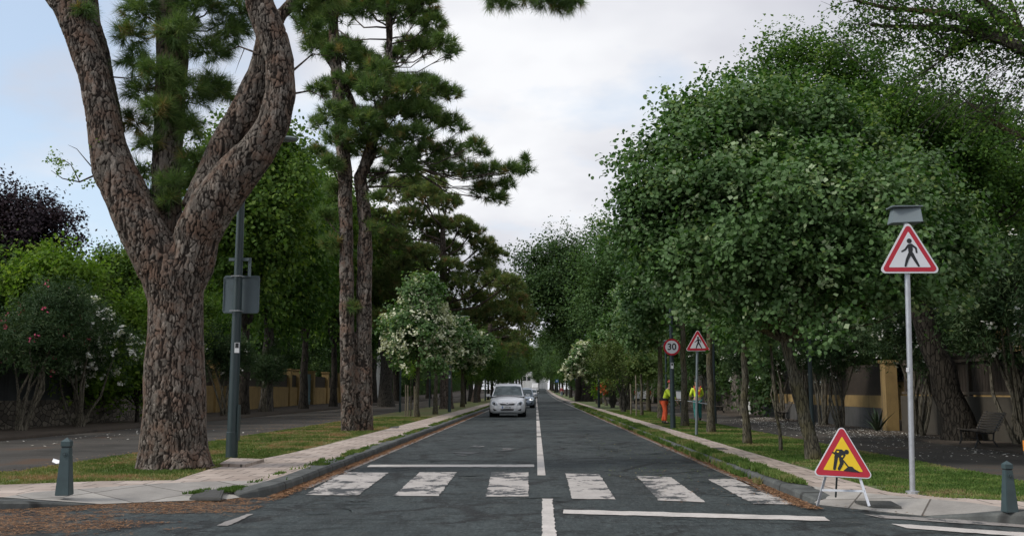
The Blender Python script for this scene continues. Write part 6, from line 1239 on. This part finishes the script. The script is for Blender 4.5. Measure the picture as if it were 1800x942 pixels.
def van(loc, rz, label, paint, W_=1.8, H_=1.95, Lg=4.4, group=None, dark_back=False):
    t = thing('van', label, 'van', loc, rz, group); p = MT[paint]; m = MB()
    vs = []; st = [(0, .93, .35, 1.0), (.05, 1.0, .3, 1.05), (.12, 1, .3, 1.0), (Lg * .7, 1, .3, 1.0), (Lg * .82, .98, .3, .93), (Lg * .93, .95, .3, .6), (Lg, .88, .35, .5)]
    for y_, kw, zb_, kh in st:
        hw = W_ / 2 * kw; ht = H_ * kh
        vs += [(-hw, y_, zb_), (hw, y_, zb_), (hw, y_, min(1.05, ht - .1)), (hw * .88, y_, ht - .06), (hw * .75, y_, ht), (-hw * .75, y_, ht), (-hw * .88, y_, ht - .06), (-hw, y_, min(1.05, ht - .1))]
    n = 8; fs = [(i * n + k, i * n + (k + 1) % n, (i + 1) * n + (k + 1) % n, (i + 1) * n + k) for i in range(len(st) - 1) for k in range(n)] + [tuple(range(n))[::-1], tuple((len(st) - 1) * n + k for k in range(n))]
    m.add(vs, fs, p); m.build('body', t, smooth=False, bevel=.02)
    m = MB(); m.box((0, -.03, .38), (W_ * .96, .12, .2), MT['trim']); m.build('bumper', t)
    for s in (-1, 1):
        m = MB(); m.box((s * .40, -.012, 1.42), (.66, .03, .5), MT['carglass']); m.build('rear_window', t); m = MB(); m.box((s * (W_ / 2 - .06), -.015, 1.0), (.1, .05, .35), MT['helmet']); m.build('tail_light', t)
        m = MB(); m.box((s * (W_ / 2 - .02), Lg * .8, 1.35), (.03, .6, .4), MT['carglass']); m.build('side_window', t)
        for y_ in (.8, Lg - .8):
            m = MB(); m.tube([(s * (W_ / 2 - .22), y_, .32), (s * (W_ / 2 + .01), y_, .32)], .32, MT['tyre'], 20); m.build('wheel', t)
    m = MB(); m.box((0, -.01, 1.0), (.02, .02, 1.4), MT['trim']); m.box((0, -.02, .72), (.5, .02, .11), MT['sign_white']); m.build('door_seam', t); return t
van((9.75, 92, .1), -.12, 'silver white van parked beyond the feathery trees on the right path', 'car_white', 1.55, 1.75, 3.9)
b_ = Vector((7.9, 55, .1)); t = thing('litter_bin', 'white litter bin on a post behind the two workers', 'litter bin', b_); m = MB(); m.tube([(0, 0, 0), (0, 0, .75)], .04, MT['post_green'], 8); m.build('post', t); m = MB(); m.box((0, 0, .95), (.42, .36, .42), MT['white'], taper=1.12); m.build('bin', t, bevel=.02); m = MB(); m.box((0, 0, 1.18), (.5, .44, .04), MT['galv_dark']); m.build('lid', t)
v3 = van((.5, 292, zr(292)), pi, 'white van far down the road ahead', 'car_white', 2.1, 2.3, 5)
v3.location.x = -.2

# ------------------------------------------------------------------ people
def skin(name, joints, edges, mat, parent, sub=2):
    me = bpy.data.meshes.new(name); me.from_pydata([j[0] for j in joints], edges, []); o = bpy.data.objects.new('tmp', me); COL.objects.link(o)
    o.modifiers.new('s', 'SKIN'); sv = me.skin_vertices[0].data
    for i, j in enumerate(joints):
        r = j[1]; sv[i].radius = (r, r) if isinstance(r, (int, float)) else r; sv[i].use_root = (i == 0)
    s = o.modifiers.new('u', 'SUBSURF'); s.levels = sub; s.render_levels = sub
    dg = bpy.context.evaluated_depsgraph_get(); m2 = bpy.data.meshes.new_from_object(o.evaluated_get(dg)); bpy.data.objects.remove(o); m2.materials.clear(); m2.materials.append(mat)
    return link(name, m2, parent, True)
def person(loc, rz, label, stoop=0.0, armf=.5, cloth=None, legs='teal', torso='hivis', helmet=None, h=1.72, leg_extra=None, arms=None, stride=.1):
    t = thing('person', label, 'person', loc, rz); k = h / 1.75; S = lambda x, y_, z: (x * k, y_ * k, z * k)
    hip = Vector((0, 0, .93)); q = lambda L_, a: Vector((0, -sin(a) * L_, cos(a) * L_))
    ch = hip + q(.30, stoop); sh = hip + q(.47, stoop); nk = hip + q(.56, stoop * 1.05); hd = nk + q(.16, stoop * .6)
    fl, fr = (-.12, -stride), (.12, stride)
    kneeL, kneeR = Vector((-.11, -stride * .6 - .03, .49)), Vector((.11, stride * .3 - .03, .49))
    if arms is None: arms = [((-.26, -.02, -.28), (-.28, -.1, -.52)), ((.26, -.02, -.28), (.28, -.1, -.52))]
    J = [(hip, (.15, .11)), (hip + q(.14, stoop), (.135, .10)), (ch, (.16, .11)), (sh, (.13, .09)), (nk, .055), (hd, (.075, .09)), (hd + q(.10, stoop * .3), (.07, .085)),
         (Vector((-.10, 0, .86)), .10), (kneeL, .062), (Vector((fl[0], fl[1] + .02, .09)), .042), (Vector((fl[0], fl[1] - .13, .035)), .035),
         (Vector((.10, 0, .86)), .10), (kneeR, .062), (Vector((fr[0], fr[1] + .02, .09)), .042), (Vector((fr[0], fr[1] - .13, .035)), .035)]
    E = [(0, 1), (1, 2), (2, 3), (3, 4), (4, 5), (5, 6), (0, 7), (7, 8), (8, 9), (9, 10), (0, 11), (11, 12), (12, 13), (13, 14)]
    hands = []
    for i, s in enumerate((-1, 1)):
        a = sh + Vector((s * .19, 0, -.03)); e = sh + Vector(arms[i][0]); w_ = sh + Vector(arms[i][1]); b0 = len(J); J += [(a, .06), (e, .043), (w_, .03)]; E += [(3, b0), (b0, b0 + 1), (b0 + 1, b0 + 2)]; d = (w_ - e).normalized(); hands.append((w_, d, s))
        J += [(w_ + d * .06, (.034, .02))]; E += [(b0 + 2, b0 + 3)]; hb = b0 + 3; sd_ = d.cross(Vector((0, 0, 1))).normalized() if abs(d.z) < .95 else Vector((0, 1, 0))
        for f_ in range(4):
            o_ = sd_ * (f_ - 1.5) * .018; ln = (.065, .075, .07, .055)[f_]; c1 = w_ + d * .09 + o_; c2 = c1 + d * ln * .5 + Vector((0, 0, -.01)); c3 = c2 + d * ln * .3 + Vector((0, 0, -.025)); bb = len(J); J += [(c1, .0085), (c2, .008), (c3, .007)]; E += [(hb, bb), (bb, bb + 1), (bb + 1, bb + 2)]
        bb = len(J); th_ = sd_ * -.035; J += [(w_ + d * .04 + th_, .010), (w_ + d * .08 + th_ * 1.3, .009)]; E += [(b0 + 2, bb), (bb, bb + 1)]
    J = [(tuple(Vector(p_) * k), tuple(x * k for x in r) if isinstance(r, tuple) else r * k) for p_, r in J]; skin('body', J, E, MT['skin'], t)
    # trousers, boots, jacket
    G_ = 1.12; tj = [(hip + Vector((0, 0, .04)), (.165, .125)), (Vector((-.10, 0, .84)), .115), (kneeL, .085), (Vector((fl[0], fl[1] + .02, .10)), .07), (Vector((.10, 0, .84)), .115), (kneeR, .085), (Vector((fr[0], fr[1] + .02, .10)), .07)]
    skin('trousers', [(tuple(Vector(p_) * k), tuple(x * k for x in r) if isinstance(r, tuple) else r * k) for p_, r in tj], [(0, 1), (1, 2), (2, 3), (0, 4), (4, 5), (5, 6)], MT[legs], t)
    jj = [(hip + q(.02, stoop), (.16, .125)), (hip + q(.16, stoop), (.155, .12)), (ch, (.18, .13)), (sh, (.15, .105))]; ee = [(0, 1), (1, 2), (2, 3)]
    for i, s in enumerate((-1, 1)):
        a = sh + Vector((s * .19, 0, -.03)); e = sh + Vector(arms[i][0]); w_ = sh + Vector(arms[i][1]); b0 = len(jj); jj += [(a, .08), (e, .06), (e.lerp(w_, .85), .045)]; ee += [(3, b0), (b0, b0 + 1), (b0 + 1, b0 + 2)]
    skin('jacket', [(tuple(Vector(p_) * k), tuple(x * k for x in r) if isinstance(r, tuple) else r * k) for p_, r in jj], ee, MT[torso], t)
    for kn, fo in ((kneeL, fl), (kneeR, fr)): skin('boot', [(tuple(Vector((fo[0], fo[1] + .02, .14)) * k), .055 * k), (tuple(Vector((fo[0], fo[1] + .02, .05)) * k), .052 * k), (tuple(Vector((fo[0], fo[1] - .15, .04)) * k), .042 * k)], [(0, 1), (1, 2)], MT['black_cloth'], t)
    # head features and headgear
    m = MB(); hc = (hd + q(.05, 0)) * k; fd = Vector((0, -1, 0))
    for s in (-1, 1): m.box((s * .032 * k, hc.y - .082 * k, hc.z), (.02 * k, .01 * k, .01 * k), MT['trim'])
    m.box((0, hc.y - .092 * k, hc.z - .025 * k), (.02 * k, .03 * k, .035 * k), MT['skin']); m.box((0, hc.y - .082 * k, hc.z - .062 * k), (.04 * k, .01 * k, .01 * k), MT['helmet']); m.build('face', t)
    m = MB(); cc = (hd + q(.085, stoop * .4)) * k; vs = []; nn = 12
    for j, (rr, zz) in enumerate(((.118, -.02), (.115, .02), (.095, .06), (.05, .085), (.01, .092))):
        for i in range(nn): a = 2 * pi * i / nn; vs.append((cc.x + cos(a) * rr * k * .92, cc.y + sin(a) * rr * k + .01, cc.z + zz * k))
    m.add(vs, [(j * nn + i, j * nn + (i + 1) % nn, (j + 1) * nn + (i + 1) % nn, (j + 1) * nn + i) for j in range(4) for i in range(nn)] + [tuple(range(nn))[::-1], tuple(4 * nn + i for i in range(nn))], MT[helmet] if helmet else MT['trim']); m.build('helmet' if helmet else 'hair', t, smooth=True)
    return t, [(Vector(w_) * k, d) for w_, d, s in hands], sh * k, hip * k
wz = G(1168, 744.5, Z1); rzW = radians(70)
pt, hands, shk, hipk = person(tuple(wz), rzW, 'person in yellow sleeves, red helmet and orange leg guards bending over a brush cutter', stoop=.42, legs='hiorange', torso='hivis', helmet='helmet', h=1.55, arms=[((-.24, -.12, -.24), (-.16, -.36, -.36)), ((.26, -.10, -.24), (.2, -.26, -.44))], stride=.08)
m = MB(); c = (hipk + shk) / 2; m.box((0, c.y + .05, c.z + .02), (.20, .14, .34), MT['black_cloth'], rx=.42); m.build('harness', pt); m = MB(); m.box((0, hipk.y, hipk.z + .03), (.32, .26, .09), MT['black_cloth']); m.build('belt', pt)
m = MB(); m.box((0, shk.y - .12, shk.z + .2), (.13, .015, .12), MT['trim']); m.build('visor', pt)
bc = thing('brush_cutter', 'long brush cutter held by the stooping worker', 'garden tool', tuple(wz), rzW); h0, h1 = hands[0][0] + hands[0][1] * .08, hands[1][0] + hands[1][1] * .08; ax = Vector((0, -1, -.14)).normalized()
m = MB(); m.tube([h1 - ax * .35 + Vector((0, 0, .02)), h0 + ax * .1, h0 + ax * 1.15], .016, MT['galv'], 8); m.build('shaft', bc, smooth=True)
m = MB(); e = h1 - ax * .45; m.box(tuple(e), (.2, .22, .2), MT['helmet']); m.build('engine', bc, bevel=.02); e = h0 + ax * 1.2; m = MB(); m.tube([e, e + Vector((0, 0, -.06))], [.05, .13], MT['trim'], 14); m.build('cutting_head', bc)
w2 = G(1227, 739.5, Z1); pt2, hs, shk, hipk = person(tuple(w2), pi + .15, 'person in a yellow hi-vis top and teal trousers seen from behind', stoop=.18, legs='teal', torso='hivis', h=1.58, stride=.07, arms=[((-.27, .0, -.25), (-.22, -.2, -.38)), ((.27, 0, -.25), (.22, -.2, -.38))])
m = MB()
for s in (-1, 1): m.box((s * .09, shk.y + .115, shk.z - .10), (.035, .012, .42), MT['hiorange'], rx=.15, ry=s * .25)
m.box((.02, shk.y + .13, shk.z - .2), (.14, .03, .16), MT['hiorange']); m.build('harness', pt2)
w3 = G(987.5, 698.2, Z1); pt3, *_ = person((w3.x, w3.y, Z1 + zr(w3.y)), 0.1, 'distant person in a red top walking on the right pavement', legs='jeans', torso='red_cloth', h=1.75, stride=.12)
